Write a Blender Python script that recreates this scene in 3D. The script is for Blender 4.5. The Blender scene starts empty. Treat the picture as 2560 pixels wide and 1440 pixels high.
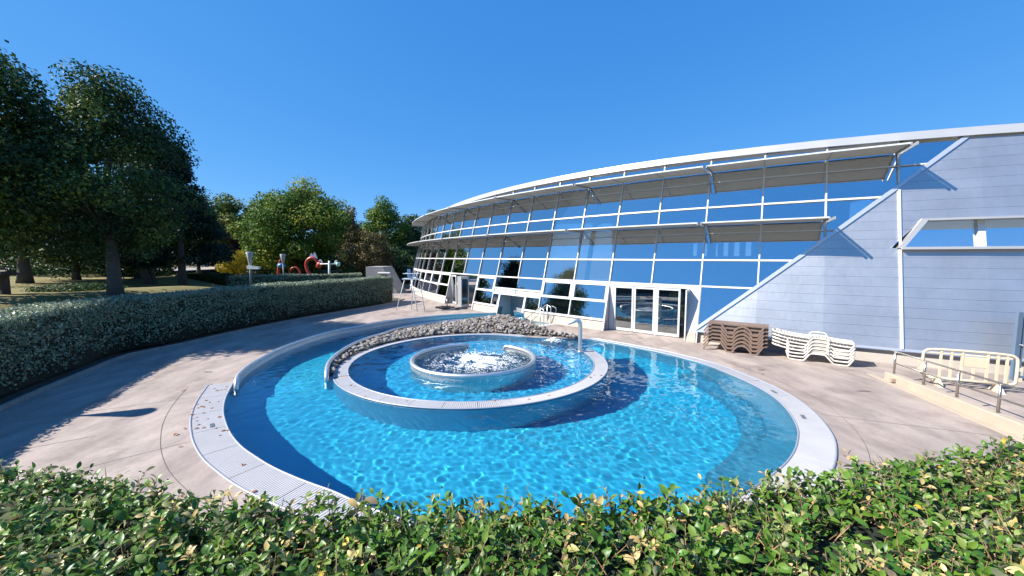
import bpy, bmesh, math, random
import numpy as np
from mathutils import Vector, Matrix, geometry
R_ = math.radians
sc = bpy.context.scene
col = sc.collection
random.seed(7)
rng = np.random.default_rng(7)

# ------------------------------------------------------------------ camera
CAM_H, FPX, HOR, ROLL = 3.4, 963.1, 643.7, 0.00204
PIT = math.atan((720 - HOR) / FPX)
cam = bpy.data.objects.new('camera', bpy.data.cameras.new('camera'))
col.objects.link(cam)
sc.camera = cam
cam.location = (0, 0, CAM_H)
cam.rotation_euler = (Matrix.Rotation(math.pi / 2 - PIT, 3, 'X') @ Matrix.Rotation(ROLL, 3, 'Z')).to_euler()
cam.data.sensor_width = 36
cam.data.lens = 36 * FPX / 2560
cam.data.clip_start = 0.05
cam.data.clip_end = 3000

# ------------------------------------------------------------------ sky, sun, exposure
SUN_AZ = Vector((-0.985, -0.165, 0)).normalized()      # horizontal direction towards the sun
SUN_EL = R_(40)
TO_SUN = (SUN_AZ * math.cos(SUN_EL) + Vector((0, 0, math.sin(SUN_EL)))).normalized()
world = bpy.data.worlds.new('World')
sc.world = world
world.use_nodes = True
wn = world.node_tree
sky = wn.nodes.new('ShaderNodeTexSky')
sky.sky_type = 'NISHITA'
sky.sun_disc = False
sky.sun_elevation = SUN_EL
sky.sun_rotation = math.atan2(SUN_AZ.x, SUN_AZ.y)
sky.altitude = 3000
sky.air_density = 0.35
sky.dust_density = 0.0
sky.ozone_density = 10.0
sep, com = wn.nodes.new('ShaderNodeSeparateColor'), wn.nodes.new('ShaderNodeCombineColor')      # deep blue, evenly bright sky
wn.links.new(sky.outputs[0], sep.inputs[0])
for ch, (mul, power) in enumerate(((1.09, .9), (1.50, .46), (2.58, .22))):
    pw_, ml_ = wn.nodes.new('ShaderNodeMath'), wn.nodes.new('ShaderNodeMath')
    pw_.operation, ml_.operation = 'POWER', 'MULTIPLY'
    pw_.inputs[1].default_value, ml_.inputs[1].default_value = power, mul
    wn.links.new(sep.outputs[ch], pw_.inputs[0])
    wn.links.new(pw_.outputs[0], ml_.inputs[0])
    wn.links.new(ml_.outputs[0], com.inputs[ch])
wn.links.new(com.outputs[0], wn.nodes['Background'].inputs[0])
wn.nodes['Background'].inputs[1].default_value = 0.15
sun = bpy.data.lights.new('sun', 'SUN')
sun.energy = 5.0
sun.angle = R_(0.5)
sun.color = (1.0, 0.95, 0.88)
sun.cycles.is_caustics_light = True
so = bpy.data.objects.new('sun', sun)
col.objects.link(so)
so.rotation_euler = (-TO_SUN).to_track_quat('-Z', 'Y').to_euler()
so.location = (-30, -10, 30)
vs = sc.view_settings
vs.view_transform = 'Standard'
vs.look = 'None'
vs.exposure = 1.0
vs.gamma = 1.0
vs.use_curve_mapping = False
cy = sc.cycles
cy.use_denoising = True
cy.max_bounces = 10
cy.diffuse_bounces = 3
cy.glossy_bounces = 4
cy.transmission_bounces = 8
cy.transparent_max_bounces = 24
cy.caustics_reflective = False
cy.caustics_refractive = True
cy.sample_clamp_indirect = 4.0
cy.blur_glossy = 0.3


# ------------------------------------------------------------------ pixel (2560x1440) -> place on a level plane
def ray(px, py):
    x, y = px - 1280, py - 720
    c, s = math.cos(ROLL), math.sin(ROLL)
    x, y = c * x + s * y, -s * x + c * y
    return Vector((x, FPX * math.cos(PIT) - y * math.sin(PIT), -y * math.cos(PIT) - FPX * math.sin(PIT)))


def g(px, py, z=0.0):
    d = ray(px, py)
    t = (z - CAM_H) / d.z
    return Vector((d.x * t, d.y * t, z))


def at_depth(px, py, Y):
    d = ray(px, py)
    t = Y / d.y
    return Vector((d.x * t, Y, CAM_H + d.z * t))


# ------------------------------------------------------------------ materials
MATS = {}


def mat(name, color=(.5, .5, .5), rough=.6, metal=0., var=.0, vscale=3., spec=.5, bump=0., bscale=40., streak=None,
        color2=None, coords='Object', trans=0., coat=0.):
    if name in MATS:
        return MATS[name]
    m = bpy.data.materials.new(name)
    m.use_nodes = True
    nt = m.node_tree
    b = nt.nodes['Principled BSDF']
    b.inputs['Base Color'].default_value = (*color, 1)
    b.inputs['Roughness'].default_value = rough
    b.inputs['Metallic'].default_value = metal
    b.inputs['Specular IOR Level'].default_value = spec
    b.inputs['Coat Weight'].default_value = coat
    if var or color2 or bump or streak:
        tc = nt.nodes.new('ShaderNodeTexCoord')
        mp = nt.nodes.new('ShaderNodeMapping')
        nt.links.new(tc.outputs[coords], mp.inputs[0])
        if streak:
            mp.inputs['Scale'].default_value = streak
        if var or color2:
            n = nt.nodes.new('ShaderNodeTexNoise')
            n.inputs['Scale'].default_value = vscale
            n.inputs['Detail'].default_value = 6
            n.inputs['Roughness'].default_value = .62
            nt.links.new(mp.outputs[0], n.inputs['Vector'])
            r = nt.nodes.new('ShaderNodeValToRGB')
            r.color_ramp.elements[0].position = .3
            r.color_ramp.elements[1].position = .7
            c2 = color2 or tuple(min(1, c * (1 + var)) for c in color)
            c1 = color if color2 else tuple(c * (1 - var) for c in color)
            r.color_ramp.elements[0].color = (*c1, 1)
            r.color_ramp.elements[1].color = (*c2, 1)
            nt.links.new(n.outputs['Fac'], r.inputs['Fac'])
            nt.links.new(r.outputs[0], b.inputs['Base Color'])
        if bump:
            n2 = nt.nodes.new('ShaderNodeTexNoise')
            n2.inputs['Scale'].default_value = bscale
            n2.inputs['Detail'].default_value = 5
            nt.links.new(tc.outputs[coords], n2.inputs['Vector'])
            bp = nt.nodes.new('ShaderNodeBump')
            bp.inputs['Strength'].default_value = bump
            bp.inputs['Distance'].default_value = .02
            nt.links.new(n2.outputs['Fac'], bp.inputs['Height'])
            nt.links.new(bp.outputs[0], b.inputs['Normal'])
    MATS[name] = m
    return m


def leaf_mat(name, stops, under=None, rough=.6, trans=.25, spec=.2):
    """leaf colour from a per-leaf random number stored on the mesh"""
    m = bpy.data.materials.new(name)
    m.use_nodes = True
    nt = m.node_tree
    b = nt.nodes['Principled BSDF']
    b.inputs['Roughness'].default_value = rough
    b.inputs['Specular IOR Level'].default_value = spec
    a = nt.nodes.new('ShaderNodeAttribute')
    a.attribute_name = 'shade'
    r = nt.nodes.new('ShaderNodeValToRGB')
    el = r.color_ramp.elements
    while len(el) < len(stops):
        el.new(.5)
    for e, (p, c) in zip(el, stops):
        e.position = p
        e.color = (*(q * .72 for q in c), 1)
    nt.links.new(a.outputs['Fac'], r.inputs['Fac'])
    src = r.outputs[0]
    if under:
        ge = nt.nodes.new('ShaderNodeNewGeometry')
        mx = nt.nodes.new('ShaderNodeMix')
        mx.data_type = 'RGBA'
        nt.links.new(ge.outputs['Backfacing'], mx.inputs['Factor'])
        nt.links.new(src, mx.inputs['A'])
        mx.inputs['B'].default_value = (*under, 1)
        src = mx.outputs['Result']
    nt.links.new(src, b.inputs['Base Color'])
    if trans:
        t = nt.nodes.new('ShaderNodeBsdfTranslucent')
        nt.links.new(src, t.inputs['Color'])
        ms = nt.nodes.new('ShaderNodeMixShader')
        ms.inputs[0].default_value = trans
        nt.links.new(b.outputs[0], ms.inputs[1])
        nt.links.new(t.outputs[0], ms.inputs[2])
        nt.links.new(ms.outputs[0], nt.nodes['Material Output'].inputs[0])
    MATS[name] = m
    return m


def glass_mat(name, base_refl, tint, bumpy=0.0):
    """thin coated pane: part mirror, part see-through"""
    m = bpy.data.materials.new(name)
    m.use_nodes = True
    nt = m.node_tree
    nt.nodes.remove(nt.nodes['Principled BSDF'])
    tr = nt.nodes.new('ShaderNodeBsdfTransparent')
    tr.inputs[0].default_value = (*tint, 1)
    gl = nt.nodes.new('ShaderNodeBsdfGlossy')
    gl.inputs['Color'].default_value = (.96, .98, 1.0, 1)
    gl.inputs['Roughness'].default_value = 0.0
    fr = nt.nodes.new('ShaderNodeFresnel')
    fr.inputs[0].default_value = 1.5
    mm = nt.nodes.new('ShaderNodeMath')
    mm.operation = 'MULTIPLY_ADD'
    nt.links.new(fr.outputs[0], mm.inputs[0])
    mm.inputs[1].default_value = 1 - base_refl
    mm.inputs[2].default_value = base_refl
    ms = nt.nodes.new('ShaderNodeMixShader')
    nt.links.new(mm.outputs[0], ms.inputs[0])
    nt.links.new(tr.outputs[0], ms.inputs[1])
    nt.links.new(gl.outputs[0], ms.inputs[2])
    nt.links.new(ms.outputs[0], nt.nodes['Material Output'].inputs[0])
    if bumpy:
        tc = nt.nodes.new('ShaderNodeTexCoord')
        n = nt.nodes.new('ShaderNodeTexNoise')
        n.inputs['Scale'].default_value = .55
        n.inputs['Detail'].default_value = 1
        nt.links.new(tc.outputs['Object'], n.inputs['Vector'])
        bp = nt.nodes.new('ShaderNodeBump')
        bp.inputs['Strength'].default_value = bumpy
        bp.inputs['Distance'].default_value = .05
        nt.links.new(n.outputs['Fac'], bp.inputs['Height'])
        nt.links.new(bp.outputs[0], gl.inputs['Normal'])
    MATS[name] = m
    return m


def deck_material():
    m = bpy.data.materials.new('brushed_concrete')
    m.use_nodes = True
    nt = m.node_tree
    b = nt.nodes['Principled BSDF']
    b.inputs['Roughness'].default_value = .78
    tc = nt.nodes.new('ShaderNodeTexCoord')

    def noise(scale, mscale=(1, 1, 1), detail=6, rot=0):
        mp = nt.nodes.new('ShaderNodeMapping')
        mp.inputs['Scale'].default_value = mscale
        mp.inputs['Rotation'].default_value = (0, 0, rot)
        nt.links.new(tc.outputs['Object'], mp.inputs[0])
        n = nt.nodes.new('ShaderNodeTexNoise')
        n.inputs['Scale'].default_value = scale
        n.inputs['Detail'].default_value = detail
        n.inputs['Roughness'].default_value = .65
        nt.links.new(mp.outputs[0], n.inputs['Vector'])
        return n.outputs['Fac']

    def ramp(src, stops):
        r = nt.nodes.new('ShaderNodeValToRGB')
        while len(r.color_ramp.elements) < len(stops):
            r.color_ramp.elements.new(.5)
        for e, (p, c) in zip(r.color_ramp.elements, stops):
            e.position = p
            e.color = (*c, 1)
        nt.links.new(src, r.inputs[0])
        return r.outputs[0]

    def mult(a, bb, fac=1.):
        x = nt.nodes.new('ShaderNodeMix')
        x.data_type = 'RGBA'
        x.blend_type = 'MULTIPLY'
        x.inputs['Factor'].default_value = fac
        nt.links.new(a, x.inputs['A'])
        nt.links.new(bb, x.inputs['B'])
        return x.outputs['Result']
    base = ramp(noise(.35), [(.3, (.285, .228, .197)), (.55, (.345, .29, .256)), (.75, (.322, .258, .217))])
    streak = ramp(noise(1.5, (1, .38, 1), 9, R_(62)), [(.34, (.66, .64, .63)), (.5, (.96, .95, .94)), (.64, (1.25, 1.22, 1.18))])
    fine = ramp(noise(26, (1, .5, 1), 4), [(.3, (.86, .86, .86)), (.7, (1.1, 1.1, 1.1))])
    stain = ramp(noise(.9, (1, 1, 1), 7), [(.36, (.66, .64, .64)), (.46, (1, 1, 1))])
    c = mult(mult(mult(base, streak, .85), fine, .7), stain, .6)
    nt.links.new(c, b.inputs['Base Color'])
    bp = nt.nodes.new('ShaderNodeBump')
    bp.inputs['Strength'].default_value = .35
    bp.inputs['Distance'].default_value = .01
    nt.links.new(noise(30, (1, .35, 1), 6, R_(60)), bp.inputs['Height'])
    nt.links.new(bp.outputs[0], b.inputs['Normal'])
    MATS['deck'] = m
    return m


def metal_wall_material():
    m = bpy.data.materials.new('aluminium_cladding')
    m.use_nodes = True
    nt = m.node_tree
    b = nt.nodes['Principled BSDF']
    b.inputs['Metallic'].default_value = .82
    tc = nt.nodes.new('ShaderNodeTexCoord')
    n = nt.nodes.new('ShaderNodeTexNoise')
    n.inputs['Scale'].default_value = .9
    n.inputs['Detail'].default_value = 7
    nt.links.new(tc.outputs['Object'], n.inputs['Vector'])
    r = nt.nodes.new('ShaderNodeValToRGB')
    r.color_ramp.elements[0].position, r.color_ramp.elements[1].position = .3, .7
    r.color_ramp.elements[0].color = (.50, .50, .505, 1)
    r.color_ramp.elements[1].color = (.60, .60, .605, 1)
    nt.links.new(n.outputs['Fac'], r.inputs[0])
    oi = nt.nodes.new('ShaderNodeObjectInfo')
    hv = nt.nodes.new('ShaderNodeHueSaturation')
    mr = nt.nodes.new('ShaderNodeMapRange')
    mr.inputs['To Min'].default_value, mr.inputs['To Max'].default_value = .985, 1.015
    nt.links.new(oi.outputs['Random'], mr.inputs['Value'])
    nt.links.new(mr.outputs[0], hv.inputs['Value'])
    nt.links.new(r.outputs[0], hv.inputs['Color'])
    nt.links.new(hv.outputs[0], b.inputs['Base Color'])
    mp = nt.nodes.new('ShaderNodeMapping')
    mp.inputs['Scale'].default_value = (9, 9, .8)
    nt.links.new(tc.outputs['Object'], mp.inputs[0])
    n3 = nt.nodes.new('ShaderNodeTexNoise')
    n3.inputs['Scale'].default_value = 1.5
    n3.inputs['Detail'].default_value = 5
    nt.links.new(mp.outputs[0], n3.inputs['Vector'])
    rr = nt.nodes.new('ShaderNodeMapRange')
    rr.inputs['To Min'].default_value, rr.inputs['To Max'].default_value = .36, .46
    nt.links.new(n3.outputs['Fac'], rr.inputs['Value'])
    nt.links.new(rr.outputs[0], b.inputs['Roughness'])
    MATS['wall'] = m
    return m


def water_material(name, tint, extra=0.0):
    m = bpy.data.materials.new(name)
    m.use_nodes = True
    nt = m.node_tree
    nt.nodes.remove(nt.nodes['Principled BSDF'])
    gl = nt.nodes.new('ShaderNodeBsdfGlass')
    gl.inputs['IOR'].default_value = 1.33
    gl.inputs['Roughness'].default_value = 0
    gl.inputs['Color'].default_value = (*tint, 1)
    nt.links.new(gl.outputs[0], nt.nodes['Material Output'].inputs[0])
    MATS[name] = m
    return m


mat('white_paint', (.64, .64, .63), .42, var=.03, vscale=2)
mat('white_cheek', (0.548, 0.540, 0.518), .5, var=.05, vscale=1.5)
mat('steel', (.74, .73, .70), .40, metal=.85, var=.06, vscale=6)
mat('steel_dark', (.30, .30, .31), .35, metal=.9)
mat('steel_wall', (.13, .40, .56), .42, metal=.25, var=.08, vscale=1.2)
mat('basin_floor', (.022, .39, .62), .55, var=.07, vscale=.5)
mat('inner_floor', (.02, .35, .62), .55, var=.08, vscale=.6)
mat('step_blue', (.05, .27, .42), .5, var=.1, vscale=1.5)
mat('spa_floor', (.20, .46, .55), .55)
mat('plinth', (0.414, 0.370, 0.318), .85, var=.14, vscale=1.3, bump=.25)
mat('kerb_stone', (0.400, 0.334, 0.261), .85, var=.08, vscale=2, bump=.2)
mat('edging', (0.311, 0.281, 0.244), .9, var=.15, vscale=4, bump=.3)
mat('dark_joint', (.10, .095, .09), .95)
mat('awning', (0.414, 0.392, 0.348), .85, var=.04, vscale=2)
mat('roof', (.45, .46, .47), .6)
mat('interior', (0.311, 0.303, 0.281), .8, var=.1, vscale=.4)
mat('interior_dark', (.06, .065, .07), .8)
mat('column', (0.555, 0.518, 0.355), .5)
mat('bracket', (.42, .43, .44), .45, metal=.4)
mat('brown_plastic', (0.196, 0.133, 0.100), .5, var=.1, vscale=5)
mat('white_plastic', (0.646, 0.603, 0.527), .42, var=.05, vscale=3)
mat('cream_plastic', (0.624, 0.528, 0.376), .5, var=.06, vscale=3)
mat('gate_paint', (.095, .15, .22), .45, var=.08)
mat('red_paint', (0.370, 0.041, 0.033), .4, var=.12, vscale=3)
mat('blue_paint', (.05, .22, .42), .4)
mat('pale_metal', (.62, .66, .68), .4)
mat('mint_plastic', (.35, .62, .58), .45)
mat('lamp_grey', (.10, .12, .15), .5)
mat('lamp_glass', (.36, .37, .36), .35, trans=.3)
mat('stone', (0.191, 0.163, 0.137), .9, color2=(0.299, 0.273, 0.245), vscale=5, bump=.6, bscale=18)
mat('stone_dark', (0.126, 0.104, 0.085), .9, color2=(0.214, 0.183, 0.151), vscale=5, bump=.6, bscale=18)
mat('stone_pale', (0.272, 0.249, 0.225), .9, color2=(0.355, 0.338, 0.314), vscale=5, bump=.6, bscale=18)
mat('soil', (.07, .052, .038), 1., var=.3, vscale=6, bump=.6)
mat('grating', (.44, .435, .44), .5, var=.06, vscale=2)
mat('grating_edge', (.34, .36, .42), .45, metal=.3)
mat('bark', (.085, .070, .055), .95, var=.35, vscale=9, bump=.9, bscale=22, streak=(3, 3, .6))
mat('bark_pale', (.22, .18, .14), .95, var=.3, vscale=9, bump=.7, bscale=22)
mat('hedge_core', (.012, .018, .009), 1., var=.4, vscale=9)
mat('foam', (.93, .95, .96), .55)
mat('dry_leaf', (.28, .10, .035), .8, var=.4, vscale=3)
mat('black_rubber', (.02, .021, .025), .6)
mat('blue_seat', (.16, .34, .58), .5)
mat('wood_cream', (.72, .66, .48), .6)
mat('concrete_grey', (0.266, 0.259, 0.259), .85, color2=(0.385, 0.370, 0.370), vscale=2.5, streak=(6, 6, .5))
mat('asphalt', (.30, .30, .31), .9)
mat('brick_red', (.35, .10, .06), .85, var=.2)
glass_mat('glass_hall', .60, (.82, .88, .90), bumpy=.03)
glass_mat('glass_clear', .06, (.86, .91, .92))
deck_material()
metal_wall_material()
water_material('pool_water', (.87, .985, .99))


# ------------------------------------------------------------------ mesh helpers
class MB:
    def __init__(s):
        s.v, s.f = [], []

    def add(s, vs_, fs_):
        o = len(s.v)
        s.v += [tuple(p) for p in vs_]
        s.f += [tuple(i + o for i in q) for q in fs_]
        return s

    def box(s, c, size, rz=0.):
        c = Vector(c)
        hx, hy, hz = size[0] / 2, size[1] / 2, size[2] / 2
        M = Matrix.Rotation(rz, 3, 'Z')
        P = [c + M @ Vector((x, y, z)) for z in (-hz, hz) for y in (-hy, hy) for x in (-hx, hx)]
        return s.add(P, [(0, 2, 3, 1), (4, 5, 7, 6), (0, 1, 5, 4), (2, 6, 7, 3), (0, 4, 6, 2), (1, 3, 7, 5)])

    def hexa(s, b, t):
        """b, t: matching loops (bottom, top) of n points"""
        n = len(b)
        fs_ = [tuple(range(n - 1, -1, -1)), tuple(range(n, 2 * n))]
        fs_ += [(i, (i + 1) % n, n + (i + 1) % n, n + i) for i in range(n)]
        return s.add(list(b) + list(t), fs_)

    def bar(s, a, b, w, h, up=(0, 0, 1)):
        """bar from a to b, w across (perpendicular to up), h along up"""
        a, b, up = Vector(a), Vector(b), Vector(up)
        d = (b - a).normalized()
        side = d.cross(up).normalized()
        u = side.cross(d).normalized()
        L = lambda p: [p + side * (w / 2) * sx + u * (h / 2) * su for sx, su in ((-1, -1), (1, -1), (1, 1), (-1, 1))]
        return s.hexa(L(a), L(b))

    def tube(s, pts, rad, n=8, caps=True, closed=False):
        pts = [Vector(p) for p in pts]
        m = len(pts)
        rad = rad if isinstance(rad, (list, tuple)) else [rad] * m
        rings = []
        prev = None
        for i, p in enumerate(pts):
            if closed:
                d = pts[(i + 1) % m] - pts[i - 1]
            else:
                d = pts[min(i + 1, m - 1)] - pts[max(i - 1, 0)]
            d.normalize()
            if prev is None:
                u = d.orthogonal().normalized()
                if abs(d.z) < .9:
                    u = (Vector((0, 0, 1)) - d * d.z).normalized()
            else:
                u = (prev - d * prev.dot(d))
                u = u.normalized() if u.length > 1e-6 else d.orthogonal().normalized()
            prev = u
            w = d.cross(u)
            rings.append([p + (u * math.cos(2 * math.pi * k / n) + w * math.sin(2 * math.pi * k / n)) * rad[i] for k in range(n)])
        vs_ = [q for r in rings for q in r]
        fs_ = []
        for i in range(m if closed else m - 1):
            j = (i + 1) % m
            for k in range(n):
                fs_.append((i * n + k, i * n + (k + 1) % n, j * n + (k + 1) % n, j * n + k))
        if caps and not closed:
            fs_.append(tuple(range(n - 1, -1, -1)))
            fs_.append(tuple((m - 1) * n + k for k in range(n)))
        return s.add(vs_, fs_)

    def lathe(s, prof, c=(0, 0, 0), n=20):
        c = Vector(c)
        vs_ = [c + Vector((r * math.cos(2 * math.pi * k / n), r * math.sin(2 * math.pi * k / n), z)) for r, z in prof for k in range(n)]
        fs_ = []
        for i in range(len(prof) - 1):
            for k in range(n):
                fs_.append((i * n + k, i * n + (k + 1) % n, (i + 1) * n + (k + 1) % n, (i + 1) * n + k))
        if prof[0][0] > 1e-6:
            fs_.append(tuple(range(n - 1, -1, -1)))
        if prof[-1][0] > 1e-6:
            fs_.append(tuple((len(prof) - 1) * n + k for k in range(n)))
        return s.add(vs_, fs_)

    def mesh(s, name, m=None, smooth=False):
        me = bpy.data.meshes.new(name)
        me.from_pydata(s.v, [], s.f)
        if m:
            me.materials.append(MATS[m] if isinstance(m, str) else m)
        if smooth:
            me.shade_smooth()
        me.update()
        return me

    def build(s, name, m, parent=None, smooth=False, bevel=0.):
        o = bpy.data.objects.new(name, s.mesh(name, m, smooth))
        col.objects.link(o)
        if parent:
            o.parent = parent
            o.matrix_parent_inverse = Matrix.Translation(-parent.location) if parent.rotation_euler.z == 0 else parent.matrix_basis.inverted()
        if bevel:
            bv = o.modifiers.new('bevel', 'BEVEL')
            bv.width = bevel
            bv.segments = 2
            bv.limit_method = 'ANGLE'
        return o


def tag(o, label=None, cat=None, group=None, kind=None):
    if label:
        o['label'] = label
    if cat:
        o['category'] = cat
    if group:
        o['group'] = group
    if kind:
        o['kind'] = kind
    return o


def thing(name, label, cat, loc=(0, 0, 0), rz=0., group=None):
    o = bpy.data.objects.new(name, None)
    o.empty_display_size = .2
    col.objects.link(o)
    o.location = loc
    o.rotation_euler = (0, 0, rz)
    return tag(o, label, cat, group)


def part(mb, name, m, parent, smooth=False, bevel=0.):
    """mesh given in the parent's own (local) coordinates"""
    o = bpy.data.objects.new(name, mb.mesh(name, m, smooth))
    col.objects.link(o)
    o.parent = parent
    if bevel:
        bv = o.modifiers.new('bevel', 'BEVEL')
        bv.width, bv.segments, bv.limit_method = bevel, 2, 'ANGLE'
    return o


def inst(me, name, parent, M):
    o = bpy.data.objects.new(name, me)
    col.objects.link(o)
    o.parent = parent
    o.matrix_basis = M
    return o


def copy_tree(o, parent=None):
    c = o.copy()
    col.objects.link(c)
    c.parent = parent
    for ch in o.children:
        copy_tree(ch, c)
    return c


def smooth_path(pts, n=8):
    """Catmull-Rom through pts"""
    P = [Vector(p) for p in pts]
    out = []
    for i in range(len(P) - 1):
        p0, p1, p2, p3 = P[max(i - 1, 0)], P[i], P[i + 1], P[min(i + 2, len(P) - 1)]
        for k in range(n):
            t = k / n
            out.append(.5 * (2 * p1 + (p2 - p0) * t + (2 * p0 - 5 * p1 + 4 * p2 - p3) * t * t + (3 * p1 - p0 - 3 * p2 + p3) * t ** 3))
    out.append(P[-1])
    return out


def resample(P, step):
    P = [Vector(p) for p in P]
    L = [0]
    for a, b in zip(P, P[1:]):
        L.append(L[-1] + (b - a).length)
    n = max(2, int(round(L[-1] / step)) + 1)
    out, j = [], 0
    for i in range(n):
        s_ = L[-1] * i / (n - 1)
        while j < len(L) - 2 and L[j + 1] < s_:
            j += 1
        t = (s_ - L[j]) / max(1e-9, L[j + 1] - L[j])
        out.append(P[j].lerp(P[j + 1], min(1, max(0, t))))
    return out


def np_mesh(name, V, F, m, shade=None, smooth=False):
    """V (n,3), F (k,q) numpy -> mesh; shade = one number per vertex"""
    me = bpy.data.meshes.new(name)
    V = np.asarray(V, np.float32)
    F = np.asarray(F, np.int32)
    k, q = F.shape
    me.vertices.add(len(V))
    me.vertices.foreach_set('co', V.ravel())
    me.loops.add(k * q)
    me.loops.foreach_set('vertex_index', F.ravel())
    me.polygons.add(k)
    me.polygons.foreach_set('loop_start', np.arange(0, k * q, q, dtype=np.int32))
    me.polygons.foreach_set('loop_total', np.full(k, q, np.int32))
    if smooth:
        me.polygons.foreach_set('use_smooth', np.ones(k, bool))
    if shade is not None:
        at = me.attributes.new('shade', 'FLOAT', 'POINT')
        at.data.foreach_set('value', np.asarray(shade, np.float32))
    me.materials.append(MATS[m] if isinstance(m, str) else m)
    me.update()
    me.validate()
    return me


def in_poly(X, Y, poly):
    P = np.array([(p[0], p[1]) for p in poly])
    ins = np.zeros(X.shape, bool)
    x1, y1 = P[-1]
    for x2, y2 in P:
        c = (y1 > Y) != (y2 > Y)
        if y1 != y2:
            ins ^= c & (X < (x2 - x1) * (Y - y1) / (y2 - y1) + x1)
        x1, y1 = x2, y2
    return ins


def dist_poly(X, Y, poly, closed=True):
    P = np.array([(p[0], p[1]) for p in poly])
    D = np.full(X.shape, 1e9)
    n = len(P)
    for i in range(n if closed else n - 1):
        a, b = P[i], P[(i + 1) % n]
        d = b - a
        t = np.clip(((X - a[0]) * d[0] + (Y - a[1]) * d[1]) / max(1e-9, d @ d), 0, 1)
        D = np.minimum(D, np.hypot(X - a[0] - t * d[0], Y - a[1] - t * d[1]))
    return D


def vnoise(x, y, seed=0):
    """smooth value noise, vectorised"""
    xi, yi = np.floor(x).astype(int), np.floor(y).astype(int)
    fx, fy = x - xi, y - yi
    fx, fy = fx * fx * fx * (fx * (fx * 6 - 15) + 10), fy * fy * fy * (fy * (fy * 6 - 15) + 10)

    def h(a, b):
        n = (a * 374761393 + b * 668265263 + seed * 982451653) & 0x7fffffff
        n = ((n ^ (n >> 13)) * 1274126177) & 0x7fffffff
        n = (n ^ (n >> 16)) & 0x7fffffff
        return n / 0x7fffffff * 2 - 1
    return (h(xi, yi) * (1 - fx) + h(xi + 1, yi) * fx) * (1 - fy) + (h(xi, yi + 1) * (1 - fx) + h(xi + 1, yi + 1) * fx) * fy


# ------------------------------------------------------------------ the hall: a leaning, circular glass front
HC, HR, HT0, HDT, HK = (36.9235, 55.7588), 50.1155, 3.7629, R_(2.2848934), .2575
ZR = [.513, 2.242, 3.310, 4.403, 5.504, 6.559]


def z_fascia(m):
    return 7.65 - .006 * (m - 5) ** 2


def Fi(m, z, d):
    t = HT0 + HDT * m
    r = HR - HK * z + d
    return Vector((HC[0] + r * math.cos(t), HC[1] + r * math.sin(t), z))


def F(m, z, d=0.):
    """point on the faceted front: m = bay number (2 m each), z = height, d = distance out of the front"""
    i = math.floor(m)
    return Fi(i, z, d).lerp(Fi(i + 1, z, d), m - i)


def front_normal(m):
    i = math.floor(m + 1e-6)
    a, b, c = Fi(i, 0, 0), Fi(i + 1, 0, 0), Fi(i, 1, 0)
    n = (b - a).cross(c - a).normalized()
    return n if n.y < 0 else -n


def hit(px, py, d=0.):
    """bay number and height where a pixel's line meets the front"""
    r = ray(px, py).normalized()
    t = 3.
    while t < 80:
        p = Vector((0, 0, CAM_H)) + r * t
        if math.hypot(p.x - HC[0], p.y - HC[1]) < HR - HK * p.z + d:
            break
        t += .005
    a = math.atan2(p.y - HC[1], p.x - HC[0]) % (2 * math.pi)
    return (a - HT0) / HDT, p.z


def clip(poly, fn):
    """keep the part of a (m, z) polygon where fn >= 0 (fn linear)"""
    out = []
    for i in range(len(poly)):
        a, b = poly[i], poly[(i + 1) % len(poly)]
        fa, fb = fn(*a), fn(*b)
        if fa >= 0:
            out.append(a)
        if (fa >= 0) != (fb >= 0):
            t = fa / (fa - fb)
            out.append((a[0] + (b[0] - a[0]) * t, a[1] + (b[1] - a[1]) * t))
    return out


def slab(mb, poly, d0, d1, lift=F):
    """polygon in (m, z) -> solid between offsets d0 (inner) and d1 (outer)"""
    if len(poly) >= 3:
        def up(m, z, d, side):
            i = min(math.floor(p[0] + 1e-6) for p in poly)
            return Fi(i, z, d).lerp(Fi(i + 1, z, d), m - i)
        mb.hexa([up(m, z, d0, 0) for m, z in poly], [up(m, z, d1, 0) for m, z in poly])


DIAG0, DIAG1 = (8.0, .62), (11.88, 7.45)
DSL = (DIAG1[1] - DIAG0[1]) / (DIAG1[0] - DIAG0[0])


def above(m, z):        # >= 0: glass side of the slanting edge
    return (z - DIAG0[1]) - DSL * (m - DIAG0[0])


# ------------------------------------------------------------------ pool outlines (from the ground plane)
RC = Vector((-1.25, 12.77, 0))          # centre of the round inner pool
R_IN, R_OUT = 3.93, 4.37
SPA_C, SPA_R = Vector((-1.25, 12.42, 0)), 1.97
RIM = .25
outer_rim = [g(*p, RIM) for p in ((590, 945), (597.5, 928.8), (622.5, 908), (653.8, 889.7), (692.8, 869.4), (731.9, 853.8), (778.8, 838),
                                  (841, 822), (900, 812), (993.8, 796.5), (1087.5, 787), (1165.6, 782), (1240.6, 779.5))]
inner_rim = [g(*p, RIM) for p in ((816, 926), (819.4, 906.9), (828.8, 892.8), (849, 875.6), (880.3, 857), (919.4, 841), (960, 829.5),
                                  (993.8, 818), (1040.6, 809.5), (1103, 801.5), (1165.6, 796), (1222, 793))]
for L_ in (outer_rim, inner_rim):
    for p in L_:
        p.z = 0
left_arc = [g(*p) for p in ((585, 956), (566.8, 991.4), (559.8, 1025), (565.3, 1055.6), (579, 1086), (605, 1116.7), (638.6, 1141),
                            (678.4, 1165.6), (730.3, 1190), (785.3, 1211.4), (837, 1229.8))]
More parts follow.
